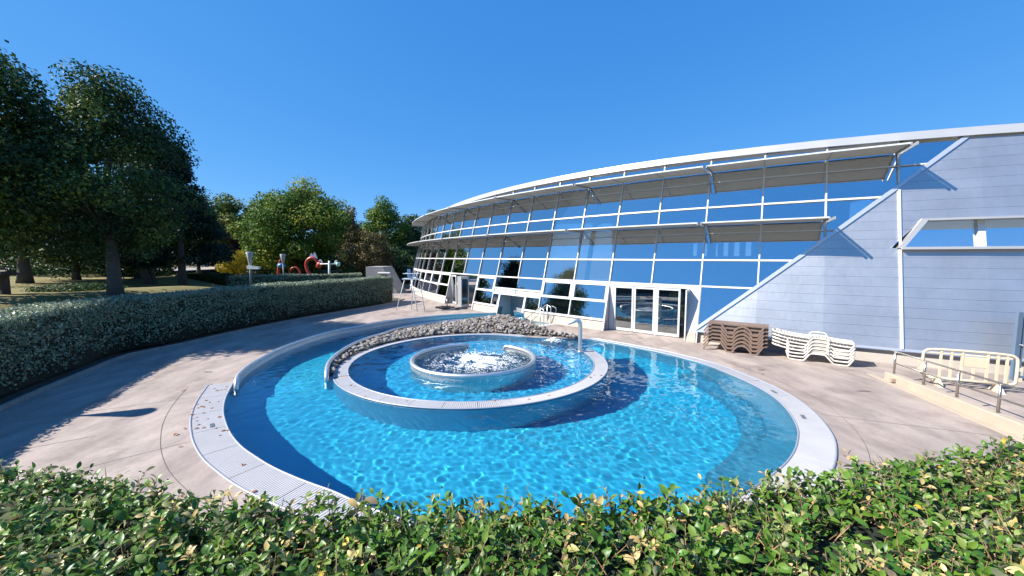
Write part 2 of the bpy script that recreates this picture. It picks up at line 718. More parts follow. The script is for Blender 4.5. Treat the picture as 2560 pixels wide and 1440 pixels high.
right_arc = [g(*p) for p in ((1917.1, 1195.9), (1960.9, 1160.9), (1984.2, 1128.8), (1993, 1099.6), (1993, 1073.4), (1978.4, 1041.3), (1955, 1012.1),
                             (1923, 985.9), (1879.2, 961.1), (1820.9, 934.8), (1762.5, 911.5), (1704.2, 895.4), (1645.8, 880.8), (1560, 863.5), (1500, 852.5), (1470, 847))]
pL, pR = left_arc[-1], right_arc[0]
bottom = [Vector((pL.x + (pR.x - pL.x) * t, pL.y + (pR.y - pL.y) * t - 1.15 * math.sin(math.pi * t) ** .9, 0)) for t in (.12, .27, .42, .57, .72, .87)]
rim_path = smooth_path(left_arc + bottom + right_arc, 6)
# back edge of the inner pool, from the right end to the left
a0 = math.atan2(right_arc[-1].y - RC.y, right_arc[-1].x - RC.x)
a1 = math.atan2(inner_rim[0].y - RC.y, inner_rim[0].x - RC.x)
if a1 < 0:
    a1 += 2 * math.pi
A_BACK0 = math.radians(62)
back = [RC + Vector((math.cos(a), math.sin(a), 0)) * R_IN for a in np.linspace(A_BACK0, a1 + .02, 40)]
near_basin = [g(1267, 800), g(1300, 808), g(1338, 818)]
basin_r = [g(1362, 815), g(1388, 812)]
J0, J1 = 2.36, 3.40                      # the channel's opening in the front
doorway = [F(3.75, 0, .08), F(J1, 0, .08), F(J1, 0, -3.2), F(J0, 0, -3.2), F(J0, 0, .08)]
outer_s = smooth_path(outer_rim, 5)
inner_s = smooth_path(inner_rim, 5)
hole = list(reversed(outer_s)) + rim_path + back + inner_s + near_basin + basin_r + doorway
hole = [Vector((p.x, p.y, 0)) for p in hole]

kerb = [g(*p) for p in ((1010, 748), (975, 760), (870, 778), (760, 797), (640, 821), (530, 845), (437, 867), (321, 890), (204, 937), (87, 986), (0, 1027))]
k_end = kerb[-1]
kerb_all = [Vector((-6.2, 38, 0))] * 0 + kerb + [Vector((k_end.x + .55, k_end.y - 1.5, 0)), Vector((k_end.x + 1.6, k_end.y - 3.0, 0)), Vector((k_end.x + 3.2, k_end.y - 4.3, 0)),
                                             Vector((-6.3, 3.55, 0))]
kerb_s = smooth_path(kerb_all, 5)

# ------------------------------------------------------------------ ground, deck
deck_poly = [Vector((-12.5, 62, 0)), Vector((-12.5, 40, 0)), Vector((-10.6, 33, 0))] + kerb_s + [Vector((-4, 2.75, 0)), Vector((0, 2.35, 0)), Vector((4.5, 2.9, 0)), Vector((9, 4.6, 0)), Vector((12.5, 6.2, 0)), Vector((20, 6.5, 0)),
                                                                       Vector((34, 10, 0)), Vector((34, 62, 0))]


def axis(lo, hi, fine, ends):
    return np.array(sorted(set([*ends[0], *np.arange(lo, hi + .01, fine), *ends[1]])))


gx = axis(-46, 40, 1.0, ((-900, -500, -300, -200, -140, -110, -90, -75, -65, -58, -52), (46, 55, 70, 100, 160, 300, 500, 900)))
gy = axis(-22, 70, 1.0, ((-600, -300, -150, -80, -50, -35, -28), (76, 85, 100, 130, 180, 300, 600, 1200)))
GX, GY = np.meshgrid(gx, gy)
ins = in_poly(GX, GY, deck_poly)
dd = dist_poly(GX, GY, deck_poly)


def terrain_h(X, Y, ins_, d):
    s_ = np.clip((d - 1.7) / 4.0, 0, 1)
    s_ = s_ * s_ * (3 - 2 * s_)
    top = np.where(X < -2, 1.85, np.where(Y < 6, 1.8, .4))
    low = np.clip((Y - 21) / 8, 0, 1) * np.clip((X + 27) / 6, 0, 1)
    top = top * (1 - low) + .45 * low
    top = np.where(Y > 34, np.minimum(top, np.maximum(.9, 1.85 - (Y - 34) * .05)), top) * np.where((X > 4) & (Y > 6), .3, 1)
    roll = .18 * vnoise(X * .13, Y * .13, 3) * np.clip(d / 8, 0, 1)
    h = np.where(ins_, np.where(d > 1.2, -2.6, -.08), -.03 + s_ * top + roll)
    return h


GZ = terrain_h(GX, GY, ins, dd)
nxg = len(gx)
idx = np.arange(GX.size).reshape(GX.shape)
FQ = np.stack([idx[:-1, :-1], idx[:-1, 1:], idx[1:, 1:], idx[1:, :-1]], -1).reshape(-1, 4)
mg = mat('lawn', (.11, .105, .026), .95, color2=(.25, .195, .07), vscale=.7, bump=.8, bscale=30)
ground_o = bpy.data.objects.new('ground', np_mesh('ground', np.stack([GX, GY, GZ], -1).reshape(-1, 3), FQ, mg, smooth=True))
col.objects.link(ground_o)
tag(ground_o, kind='structure', label='sloping lawn around the sunken pool terrace')


def ground_z(x, y):
    X, Y = np.array([[x]], float), np.array([[y]], float)
    return float(terrain_h(X, Y, in_poly(X, Y, deck_poly), dist_poly(X, Y, deck_poly))[0, 0])


def flat(poly_list, z, name, m, parent=None):
    tris = geometry.tessellate_polygon([[Vector((p.x, p.y, 0)) for p in L_] for L_ in poly_list])
    pts = [p for L_ in poly_list for p in L_]
    fs_ = []
    for t in tris:
        a, b, c = (pts[i] for i in t)
        if ((b - a).cross(c - a)).z < 0:
            t = (t[0], t[2], t[1])
        fs_.append(t)
    mb = MB()
    mb.add([(p.x, p.y, z) for p in pts], fs_)
    return mb.build(name, m, parent)


deck = flat([deck_poly, hole], 0., 'pool_deck', 'deck')
tag(deck, kind='structure', label='pinkish brushed concrete deck around the pool')

# basin walls and floors
mb = MB()
n = len(hole)
mb.add([(p.x, p.y, -.002) for p in hole] + [(p.x, p.y, -1.3) for p in hole], [(i, (i + 1) % n, n + (i + 1) % n, n + i) for i in range(n)])
pw = mb.build('pool_wall', 'steel_wall', smooth=False)
tag(pw, kind='structure', label='stainless steel side walls of the pool')
FXg, FYg = np.meshgrid(np.linspace(-9, 8, 69), np.linspace(3.8, 34, 91))
sl_ = np.clip((-FXg - 3.0) / 3.2, 0, 1)
sl_ = sl_ * sl_ * (3 - 2 * sl_) * np.clip((15.5 - FYg) / 3, 0, 1)          # the floor rises towards the left edge
fid = np.arange(FXg.size).reshape(FXg.shape)
FQ = np.stack([fid[:-1, :-1], fid[:-1, 1:], fid[1:, 1:], fid[1:, :-1]], -1).reshape(-1, 4)
pf = bpy.data.objects.new('pool_floor', np_mesh('pool_floor', np.stack([FXg, FYg, -1.2 + .42 * sl_], -1).reshape(-1, 3), FQ, 'basin_floor', smooth=True))
col.objects.link(pf)
tag(pf, kind='structure', label='bright blue floor of the outer pool')
mb = MB()
mb.lathe([(R_IN + .1, -1.19), (R_IN + .1, -.95), (0, -.95)], RC, 72)
pf2 = mb.build('pool_floor', 'inner_floor')
tag(pf2, kind='structure', label='blue floor of the round inner pool')
mb = MB()
mb.lathe([(SPA_R, -.94), (SPA_R, -.72), (SPA_R - .45, -.72), (SPA_R - .45, -.90), (0, -.90)], SPA_C, 64)
pf3 = mb.build('pool_floor', 'spa_floor')
tag(pf3, kind='structure', label='pale bench and floor of the whirlpool')
pf3.cycles.is_caustics_receiver = True
# submerged ledge along the right-hand edge
ra = smooth_path([g(*p) for p in ((1917.1, 1195.9), (1960.9, 1160.9), (1984.2, 1128.8), (1993, 1099.6), (1993, 1073.4), (1978.4, 1041.3), (1955, 1012.1), (1923, 985.9), (1879.2, 961.1), (1820.9, 934.8), (1762.5, 911.5))], 4)
for w_, zt in ((.50, -.38), (.95, -.80)):
    mb = MB()
    L_in = []
    for i, p in enumerate(ra):
        d = (ra[min(i + 1, len(ra) - 1)] - ra[max(i - 1, 0)]).normalized()
        nrm = Vector((-d.y, d.x, 0))
        if nrm.dot(Vector((1.1, 10.2, 0)) - p) < 0:
            nrm = -nrm
        L_in.append((p - nrm * .05, p + nrm * w_))
    for (a, b), (c, d) in zip(L_in, L_in[1:]):
        mb.hexa([Vector((q.x, q.y, -1.25)) for q in (a, b, d, c)], [Vector((q.x, q.y, zt)) for q in (a, b, d, c)])
    st = mb.build('pool_step', 'step_blue')
    tag(st, kind='structure')
    st.cycles.is_caustics_receiver = True

# the ring between outer pool and inner pool
A_SP = math.atan2(g(1450, 879).y - RC.y, g(1450, 879).x - RC.x)      # right end, at the water spout
ang = np.linspace(A_SP, A_SP - 2 * math.pi + (A_SP + 2 * math.pi - a1) * 0 + 0, 2)
A_L = a1 - 2 * math.pi + .015                                     # left end, where the channel wall starts
arc = [A_SP + (A_L - A_SP) * i / 90 for i in range(91)]
P_ = lambda a, r, z: RC + Vector((math.cos(a) * r, math.sin(a) * r, z))
mb = MB()
for a, b in zip(arc, arc[1:]):
    mb.add([P_(a, R_OUT, -.03), P_(b, R_OUT, -.03), P_(b, R_OUT, -1.25), P_(a, R_OUT, -1.25)], [(0, 1, 2, 3)])
    mb.add([P_(a, R_IN, -.03), P_(b, R_IN, -.03), P_(b, R_IN, -1.25), P_(a, R_IN, -1.25)], [(3, 2, 1, 0)])
    mb.add([P_(a, R_IN, -.03), P_(a, R_OUT, -.03), P_(b, R_OUT, -.03), P_(b, R_IN, -.03)], [(0, 1, 2, 3)])
for a in (arc[0], arc[-1]):
    mb.add([P_(a, R_IN, -.03), P_(a, R_OUT, -.03), P_(a, R_OUT, -1.25), P_(a, R_IN, -1.25)], [(0, 1, 2, 3)])
rw = mb.build('pool_wall', 'steel_wall')
tag(rw, kind='structure', label='curved steel wall between outer and inner pool')


def grating_ring(name, label, inner, outer, step, closed=False, z=.006, th=.03):
    """overflow grating laid as separate panels of slats along two matching edge lines"""
    root = thing(name, label, 'grating', inner[0])
    n_ = len(inner)
    k = 0
    edge = MB()
    for i in range(0, n_ - 1, step):
        j = min(i + step, n_ - 1)
        mb_ = MB()
        for q in range(i, j):
            a, b, c, d = inner[q], outer[q], outer[q + 1], inner[q + 1]
            ns = max(2, int((c - b).length / .045))
            for s_ in range(ns):
                t0, t1 = (s_ + .0) / ns, (s_ + .72) / ns
                A, B, C, D = a.lerp(d, t0), b.lerp(c, t0), b.lerp(c, t1), a.lerp(d, t1)
                if q == j - 1 and s_ == ns - 1:
                    C, D = b.lerp(c, t0 + .5 / ns), a.lerp(d, t0 + .5 / ns)
                mb_.add([(p.x, p.y, z) for p in (A, B, C, D)] + [(p.x, p.y, z - th) for p in (A, B, C, D)],
                        [(0, 1, 2, 3), (0, 4, 5, 1), (1, 5, 6, 2), (2, 6, 7, 3), (3, 7, 4, 0)])
        mb_.build('grating_panel', 'grating', root)
    for line, r_ in ((inner, .018), (outer, .022)):
        mb_ = MB()
        mb_.tube([Vector((p.x, p.y, z - .006)) for p in line], r_, 6)
        mb_.build('edge_strip', 'grating_edge', root, smooth=True)
    mb_ = MB()
    for q in range(n_ - 1):
        a, b, c, d = inner[q], outer[q], outer[q + 1], inner[q + 1]
        mb_.add([(p.x, p.y, -.022) for p in (a, b, c, d)], [(0, 1, 2, 3)])
    mb_.build('gutter_bed', 'grating_edge', root)
    return root


def fix_winding(ob):
    bm = bmesh.new()
    bm.from_mesh(ob.data)
    bmesh.ops.recalc_face_normals(bm, faces=bm.faces)
    bm.to_mesh(ob.data)
    bm.free()


grating_ring('ring_grating', 'white slatted grating ring between the outer pool and the round inner pool',
             [P_(a, R_IN + .015, 0) for a in arc], [P_(a, R_OUT - .015, 0) for a in arc], 6, z=.012)
backarc = list(np.linspace(A_BACK0 + .02, a1 - .01, 50))
grating_ring('ring_grating', 'narrow white grating strip between inner pool and stone bed',
             [P_(a, R_IN + .012, 0) for a in backarc], [P_(a, R_IN + .26 + .16 * (max(0, (i - 34) / 15)) ** 2, 0) for i, a in enumerate(backarc)], 6, z=.012)
# outer grating, wide in front and narrowing along the far right edge
inn, outp = [], []
path = resample(rim_path, .22)
for i, p in enumerate(path):
    d = (path[min(i + 1, len(path) - 1)] - path[max(i - 1, 0)]).normalized()
    nrm = Vector((d.y, -d.x, 0))
    t = i / (len(path) - 1)
    w_ = .56 if t < .62 else .56 - (t - .62) / .38 * .30
    inn.append(p + nrm * .01)
    outp.append(p + nrm * w_)
grating_ring('rim_grating', 'white slatted overflow grating round the outer pool edge', inn, outp, 5, z=.012)

# water: one rippled sheet per pool
Xw = np.arange(-8.4, 7.4, .022)
Yw = np.arange(4.2, 27.6, .022)
WX, WY = np.meshgrid(Xw, Yw)
near_hole = in_poly(WX, WY, hole) | (dist_poly(WX, WY, hole) < .06)
rr = np.hypot(WX - RC.x, WY - RC.y)
rs = np.hypot(WX - SPA_C.x, WY - SPA_C.y)
inside = 1 / (1 + np.exp((rr - 4.1) / .12))
spa = 1 / (1 + np.exp((rs - 1.9) / .1))
jet = np.exp(-((WX - 1.6) ** 2 + (WY - 15.6) ** 2) / 1.6)
right = 1 / (1 + np.exp(-(WX - 2.6) / .7)) * np.clip((WY - 7.5) / 3, 0, 1) * (1 - inside)
ripple = (.0026 * vnoise(WX * 2.6 + .4 * WY, WY * 2.6, 1) + .0021 * vnoise(WX * 5.3, WY * 5.3 - 1.1 * WX, 2) + .0011 * vnoise(WX * 9.5 + 3 * np.sin(WY), WY * 9.5, 4))
swell = .011 * vnoise(WX * 1.7, WY * 2.3, 5)
chop = .020 * vnoise(WX * 2.6 + 9, WY * 3.4, 6) + .010 * vnoise(WX * 6, WY * 7, 7)
boil = .055 * vnoise(WX * 3.2, WY * 3.2, 8) + .035 * vnoise(WX * 7.5, WY * 7.5, 9) + .014 * vnoise(WX * 15, WY * 15, 10)
lane = np.clip((WY - 15.5) / 3, 0, 1) * (WX < 2)
WZ = -.012 + ripple * (1 - .5 * lane) + right * (swell * .8) + inside * (1 - spa) * (swell * .6 + chop * .22) + spa * (boil * .6 + .06 * np.exp(-(rs / .75) ** 2)) + jet * chop * .9
cell = near_hole[:-1, :-1] & near_hole[1:, 1:] & near_hole[:-1, 1:] & near_hole[1:, :-1]
cell &= ~((rr[:-1, :-1] > 4.02) & (rr[:-1, :-1] < 4.28) & (WX[:-1, :-1] < 2.2))
wid = np.arange(WX.size).reshape(WX.shape)
FQ = np.stack([wid[:-1, :-1], wid[:-1, 1:], wid[1:, 1:], wid[1:, :-1]], -1)[cell]
used, invx = np.unique(FQ.ravel(), return_inverse=True)
Vw = np.stack([WX, WY, WZ], -1).reshape(-1, 3)[used]
wo = bpy.data.objects.new('pool_water', np_mesh('pool_water', Vw, invx.reshape(-1, 4), 'pool_water', smooth=True))
col.objects.link(wo)
tag(wo, kind='structure', label='clear rippling pool water')
wo.cycles.is_caustics_caster = True
for o_ in (pf, pf2, pw, rw):
    o_.cycles.is_caustics_receiver = True

# ------------------------------------------------------------------ the hall
hall = thing('swimming_hall', 'curved glass and metal swimming hall with two tiers of awnings behind the pool', 'building', F(5, 0))
M_LEFT, M_RIGHT = -11, 15
out_n = front_normal


def bars_m(mb_, m0, m1, z, w, dep, d0=0.):
    """horizontal bar on the front from m0 to m1, one facet"""
    slab(mb_, [(m0, z - w / 2), (m1, z - w / 2), (m1, z + w / 2), (m0, z + w / 2)], d0 - dep, d0 + .03)


def post_m(mb_, m, z0, z1, w, dep, out=.035):
    i = math.floor(m + 1e-6) if m > 7.999 else math.floor(m)
    hw = w / 2 / 2.0
    slab(mb_, [(m - hw, z0), (m + hw, z0), (m + hw, z1), (m - hw, z1)], -dep, out)


def pane(poly, m='glass_hall', parent=None, name='window_pane', d=-.02):
    if len(poly) < 3:
        return None
    mb_ = MB()
    i_ = min(math.floor(p[0] + 1e-6) for p in poly)
    mc, zc = sum(p[0] for p in poly) / len(poly), sum(p[1] for p in poly) / len(poly)
    ta, tb = random.gauss(0, .004), random.gauss(0, .004)      # every pane sits a hair out of true

    def at_(m_, z_, dd_):
        e_ = dd_ + ta * 2 * (m_ - mc) + tb * (z_ - zc)
        return Fi(i_, z_, e_).lerp(Fi(i_ + 1, z_, e_), m_ - i_)
    mb_.hexa([at_(m_, z_, d - .012) for m_, z_ in poly], [at_(m_, z_, d) for m_, z_ in poly])
    return mb_.build(name, m, parent or hall)


def rect(m0, m1, z0, z1):
    return [(m0, z0), (m1, z0), (m1, z1), (m0, z1)]


# panes, bay by bay, row by row
for m in range(M_LEFT, 13):
    rows = ZR[1:] + [min(z_fascia(m), z_fascia(m + 1)) + .05]
    for z0, z1 in zip(rows, rows[1:]):
        pane(clip(rect(m + .012, m + .988, z0 + .02, z1 - .02), above))
for m in list(range(M_LEFT, -1)) + [1, 4, 5]:
    pane(rect(m + .012, m + .988, 1.32, ZR[1] - .02))
    pane(rect(m + .012, m + .988, ZR[0], 1.28))
for m in (2, 3):
    pane(rect(m + .012, m + .988, 1.58, ZR[1] - .02))
pane(rect(2.012, J0 - .03, ZR[0], 1.22))
pane(rect(J1 + .06, 3.988, ZR[0], 1.22))
pane(clip(rect(8.012, 8.988, .55, ZR[1] - .02), above))
pane(clip(rect(9.012, 9.988, .55, ZR[1] - .02), above))

# mullions
for m in range(M_LEFT, 13):
    zb = max(ZR[1] if m in (-1, 0, 1, 3, 6, 7) else ZR[0], .02 + DIAG0[1] + DSL * (m - DIAG0[0]) if m >= 8 else 0)
    if m in (1, 6):
        zb = 0.
    zt = z_fascia(m) + .05
    if zb < zt - .1:
        mb = MB()
        a, b = F(m, zb, -.02), F(m, zt, -.02)
        mb.bar(a, b, .05, .13, out_n(m))
        mb.build('mullion', 'white_paint', hall)
# transoms
for m in range(M_LEFT, 13):
    for zi, z in enumerate(ZR[1:]):
        m1 = m + 1
        if m1 > 8:
            lim = DIAG0[0] + (z - DIAG0[1]) / DSL
            if lim <= m + .05:
                continue
            m1 = min(m1, lim)
        mb = MB()
        bars_m(mb, m, m1, z, .065 if zi in (0, 1, 3) else .042, .05)
        mb.build('transom', 'white_paint', hall)
for m in list(range(M_LEFT, -1)) + [1, 4, 5]:
    # opening lights: heavy white sashes above, sill below
    mb = MB()
    for a0, a1_, z0, z1 in ((.02, .07, 1.30, 2.19), (.93, .98, 1.30, 2.19), (.07, .93, 1.30, 1.41), (.07, .93, 2.08, 2.19)):
        slab(mb, rect(m + a0, m + a1_, z0, z1), -.04, .05)
    mb.build('window_sash', 'white_paint', hall)
    mb = MB()
    bars_m(mb, m, m + 1, .49, .09, .08, .02)
    mb.build('window_sill', 'white_paint', hall)
mb = MB()
bars_m(mb, 2, J0 + .02, .49, .09, .08, .02)
mb.build('window_sill', 'white_paint', hall)
mb = MB()
bars_m(mb, J1 - .02, 4, .49, .09, .08, .02)
mb.build('window_sill', 'white_paint', hall)
for m in (2, 3):
    for z, w_ in ((1.56, .08), (1.25, .10)):
        mb = MB()
        bars_m(mb, m, m + 1, z, w_, .1, .02)
        mb.build('transom', 'white_paint', hall)
    mb = MB()
    slab(mb, rect(m + .02, m + .98, 1.31, 1.51), -.03, -.01)
    mb.build('shutter_box', mat('pale_green', (.52, .62, .55), .5), hall)
# plinths
for m0, m1 in [(m, m + 1) for m in range(M_LEFT, -1)] + [(1, 2), (2, J0), (J1, 4), (4, 5), (5, 6)]:
    mb = MB()
    slab(mb, rect(m0, m1, -.05, .445), -.35, -.015)
    mb.build('plinth', 'plinth', hall)

# channel opening: jambs and a slatted shutter set back
for m, s_ in ((J0, -1), (J1, 1)):
    mb = MB()
    a, b = F(m, -.6), F(m, 1.22)
    inn_ = [F(m, z, -1.6) for z in (-.6, 1.22)]
    off = (F(m + .05, 0) - F(m, 0)).normalized() * (.10 * s_)
    loop = [a, b, Vector((inn_[0].x, inn_[0].y, 1.22)), inn_[0]]
    mb.hexa(loop, [p + off for p in loop])
    mb.build('opening_jamb', 'white_cheek', hall)
    mb = MB()
    slab(mb, rect(min(m, m + .07 * s_), max(m, m + .07 * s_), .0, 1.2), -.03, .04)
    mb.build('opening_jamb', 'white_paint', hall)
for k in range(13):
    mb = MB()
    z0 = -.05 + k * .105
    p, q = F(J0 - .1, 0, -1.1), F(J1 + .1, 0, -1.1)
    mb.bar(Vector((p.x, p.y, z0)), Vector((q.x, q.y, z0)), .03, .092)
    mb.build('shutter_slat', mat('shutter_grey', (.40, .40, .42), .5, metal=.3, var=.08, vscale=4), hall)
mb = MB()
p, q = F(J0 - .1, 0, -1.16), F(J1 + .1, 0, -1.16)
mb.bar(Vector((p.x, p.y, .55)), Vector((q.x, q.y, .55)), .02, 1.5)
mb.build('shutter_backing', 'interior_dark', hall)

# doors: upright, set back where the leaning front starts
ZD = 2.16
D_IN = -HK * 2.2


def D(m, z, d=0.):
    i = math.floor(m)
    p = Fi(i, 0, D_IN + d).lerp(Fi(i + 1, 0, D_IN + d), m - i)
    p.z = z
    return p


def cheek(m, s_):
    mb_ = MB()
    off = (F(m + .05, 0) - F(m, 0)).normalized() * (.05 * s_)
    loop = [F(m, 0, .03), F(m, ZR[1], .03), D(m, ZR[1], -.06), D(m, 0, -.06)]
    mb_.hexa(loop, [p + off for p in loop])
    mb_.build('door_cheek', 'white_cheek', hall)


for m, s_ in ((-1, -1), (1, 1), (6, -1), (8, 1)):
    cheek(m, s_)


def door_leaf(a, b, z0=.03, z1=ZD - .05, fr=.075, th=.05, parent=None):
    """framed glass leaf between two ground points"""
    a, b = Vector(a), Vector(b)
    u = (b - a).normalized()
    n_ = Vector((u.y, -u.x, 0))
    up = Vector((0, 0, 1))
    mb_ = MB()
    L = (b - a).length
    A = lambda s_, z: Vector((a.x, a.y, 0)) + u * s_ + up * z
    mb_.bar(A(fr / 2, z0), A(fr / 2, z1), fr, th, n_)
    mb_.bar(A(L - fr / 2, z0), A(L - fr / 2, z1), fr, th, n_)
    mb_.bar(A(fr, z0 + .06), A(L - fr, z0 + .06), th, .12)
    mb_.bar(A(fr, z1 - .05), A(L - fr, z1 - .05), th, .10)
    lf = mb_.build('door_leaf', 'white_paint', parent or hall)
    mb_ = MB()
    mb_.bar(A(L / 2, z0 + .12), A(L / 2, z1 - .1), L - 2 * fr, .012, n_)
    p_ = bpy.data.objects.new('door_pane', mb_.mesh('door_pane', 'glass_door'))
    col.objects.link(p_)
    p_.parent = lf
    return lf


glass_mat('glass_door', .20, (.72, .80, .80))
for a, b in ((6.13, 6.60), (6.615, 7.09), (7.13, 7.62)):
    door_leaf(D(a, 0), D(b, 0))
# open leaf, seen edge-on
nd = out_n(7)
nd = Vector((nd.x, nd.y, 0)).normalized()
door_leaf(D(7.80, 0, .04), D(7.80, 0, .04) + nd * .55)
for m0, m1 in ((6, 7), (7, 8)):
    mb = MB()
    mb.hexa([F(m0, ZR[1] - .02, .02), F(m1, ZR[1] - .02, .02), D(m1, ZD + .03, -.05), D(m0, ZD + .03, -.05)],
            [F(m0, ZR[1] + .02, .02), F(m1, ZR[1] + .02, .02), D(m1, ZD + .09, -.05), D(m0, ZD + .09, -.05)])
    mb.build('door_head', 'white_paint', hall)
    mb = MB()
    mb.bar(D(m0, ZD - .0), D(m1, ZD - .0), .09, .10)
    mb.build('door_head', 'white_paint', hall)
for a, b in ((6.02, 6.12), (7.095, 7.125)):
    mb = MB()
    mb.bar(D((a + b) / 2, 0), D((a + b) / 2, ZD - .05), (b - a) * 2, .07, nd)
    mb.build('door_post', 'white_paint', hall)
mb = MB()
mb.hexa([F(7.82, .0, .03), F(7.99, .0, .03), D(7.99, 0, .0), D(7.82, 0, .0)], [F(7.82, .40, .03), F(7.99, .40, .03), D(7.99, .40), D(7.82, .40)])
mb.build('plinth', 'plinth', hall)
mb = MB()
slab(mb, rect(7.80, 7.995, .40, ZR[1] - .03), -.05, .02)
mb.build('door_side_panel', 'white_paint', hall)
# far doorway, leaves folded open
nd0 = out_n(0)
nd0 = Vector((nd0.x, nd0.y, 0)).normalized()
door_leaf(D(-.96, 0), D(-.60, 0))
for k in range(4):
    door_leaf(D(.14 + .07 * k, 0, .02), D(.14 + .07 * k, 0, .02) + nd0 * .62)
for m0, m1 in ((-1, 0), (0, 1)):
    mb = MB()
    mb.hexa([F(m0, ZR[1] - .02, .02), F(m1, ZR[1] - .02, .02), D(m1, ZD + .03, -.05), D(m0, ZD + .03, -.05)],
            [F(m0, ZR[1] + .02, .02), F(m1, ZR[1] + .02, .02), D(m1, ZD + .09, -.05), D(m0, ZD + .09, -.05)])
    mb.build('door_head', 'white_paint', hall)

# slanting edge flashing, metal cladding planks
for i in range(8, 12):
    m0, m1 = float(i), min(i + 1., DIAG1[0] + .06)
    zf = lambda m: DIAG0[1] + DSL * (m - DIAG0[0])
    mb = MB()
    slab(mb, [(m0, zf(m0) - .13), (m1, zf(m1) - .13), (m1, zf(m1) + .03), (m0, zf(m0) + .03)], -.04, .075)
    mb.build('edge_flashing', mat('flashing', (.66, .68, .71), .32, metal=.6), hall)
W_TL, W_TIP = hit(2315, 541), hit(2243, 604)
W_ZB, W_ZT = hit(2400, 619)[1], hit(2400, 547)[1]
n_lo = max(1, round((W_ZB - .52) / .335))
n_mid = max(1, round((W_ZT - W_ZB) / .335))
n_hi = max(1, round((7.6 - W_ZT) / .335))
edges = [.52 + (W_ZB - .52) * i / n_lo for i in range(n_lo)] + [W_ZB + (W_ZT - W_ZB) * i / n_mid for i in range(n_mid)] + [W_ZT + (7.6 - W_ZT) * i / n_hi for i in range(n_hi + 1)]
wsl = (W_TL[1] - W_TIP[1]) / max(.05, (W_TL[0] - W_TIP[0]))
for z0, z1 in zip(edges, edges[1:]):
    for sec in ((8, 11), (11, 14), (14, M_RIGHT)):
        mb = MB()
        for i in range(*sec):
            poly = clip(rect(i + (.006 if i == sec[0] and i > 8 else 0), i + 1 - (.006 if i == sec[1] - 1 else 0), z0 + .0025, min(z1, z_fascia(i + 1) + .1) - .0025), lambda m, z: -above(m, z) - .15)
            if W_ZB - .05 < (z0 + z1) / 2 < W_ZT + .05:
                poly = clip(poly, lambda m, z: (z - W_TIP[1]) - wsl * (m - W_TIP[0]))
            if len(poly) >= 3:
                slab(mb, poly, -.02, .03)
        if mb.v:
            mb.build('cladding_plank', 'wall', hall)
for i in range(8, M_RIGHT):
    mb = MB()
    for za, zb in ((.40, W_ZB), (W_ZT, 7.6)):
        slab(mb, clip(rect(i, i + 1, za, zb), lambda m, z: -above(m, z) - .05), -.12, -.022)
    slab(mb, clip(clip(rect(i, i + 1, W_ZB, W_ZT), lambda m, z: -above(m, z) - .05), lambda m, z: (z - W_TIP[1]) - wsl * (m - W_TIP[0])), -.12, -.022)
    if mb.v:
        mb.build('wall_backing', 'flashing', hall)
    mb = MB()
    slab(mb, rect(i, i + 1, -.05, .43), -.5, -.12)
    mb.build('plinth', 'plinth', hall)
    mb = MB()
    slab(mb, rect(i, i + 1, .44, .52), -.12, .045)
    mb.build('wall_drip_edge', 'flashing', hall)
mb = MB()
a, b = F(11, .5, .05), F(11, 5.72, .05)
mb.bar(a, b, .06, .05, out_n(11))
mb.build('wall_seam_trim', mat('trim_white', (.78, .79, .80), .35, metal=.3), hall)
mb = MB()
a, b = F(14, .5, .05), F(14, 7.4, .05)
mb.bar(a, b, .06, .05, out_n(14))
mb.build('wall_seam_trim', 'trim_white', hall)
# slanted ribbon window in the cladding
win = W_TIP[0]
zw = lambda m: W_TIP[1] + wsl * (m - win)
m_tl = win + (W_ZT - W_TIP[1]) / wsl
mb = MB()
slab(mb, [(win - .01, W_ZB - .0), (win + .07, W_ZB + .0), (m_tl + .06, W_ZT), (m_tl - .03, W_ZT)], -.45, .13)
for i in range(11, M_RIGHT):
    lo = max(i, win)
    slab(mb, rect(lo, i + 1, W_ZB - .05, W_ZB + .03), -.45, .24)
    slab(mb, rect(max(i, m_tl - .02), i + 1, W_ZT - .03, W_ZT + .04), -.45, .14)
wf = mb.build('ribbon_window_frame', mat('warm_metal', (.52, .50, .48), .38, metal=.5), hall)
for m in (12.02, 13.1):
    mb = MB()
    post_m(mb, m, W_ZB + .03, W_ZT - .03, .17, .40, -.22)
    mb.build('ribbon_window_post', 'trim_white', hall)
for i in range(11, M_RIGHT):
    pane(clip(clip(rect(max(i, win), i + 1, W_ZB + .03, W_ZT - .03), lambda m, z: zw(m) * 0 + (m - win) * wsl - (z - W_TIP[1])), lambda m, z: z), d=-.36, m='glass_hall')

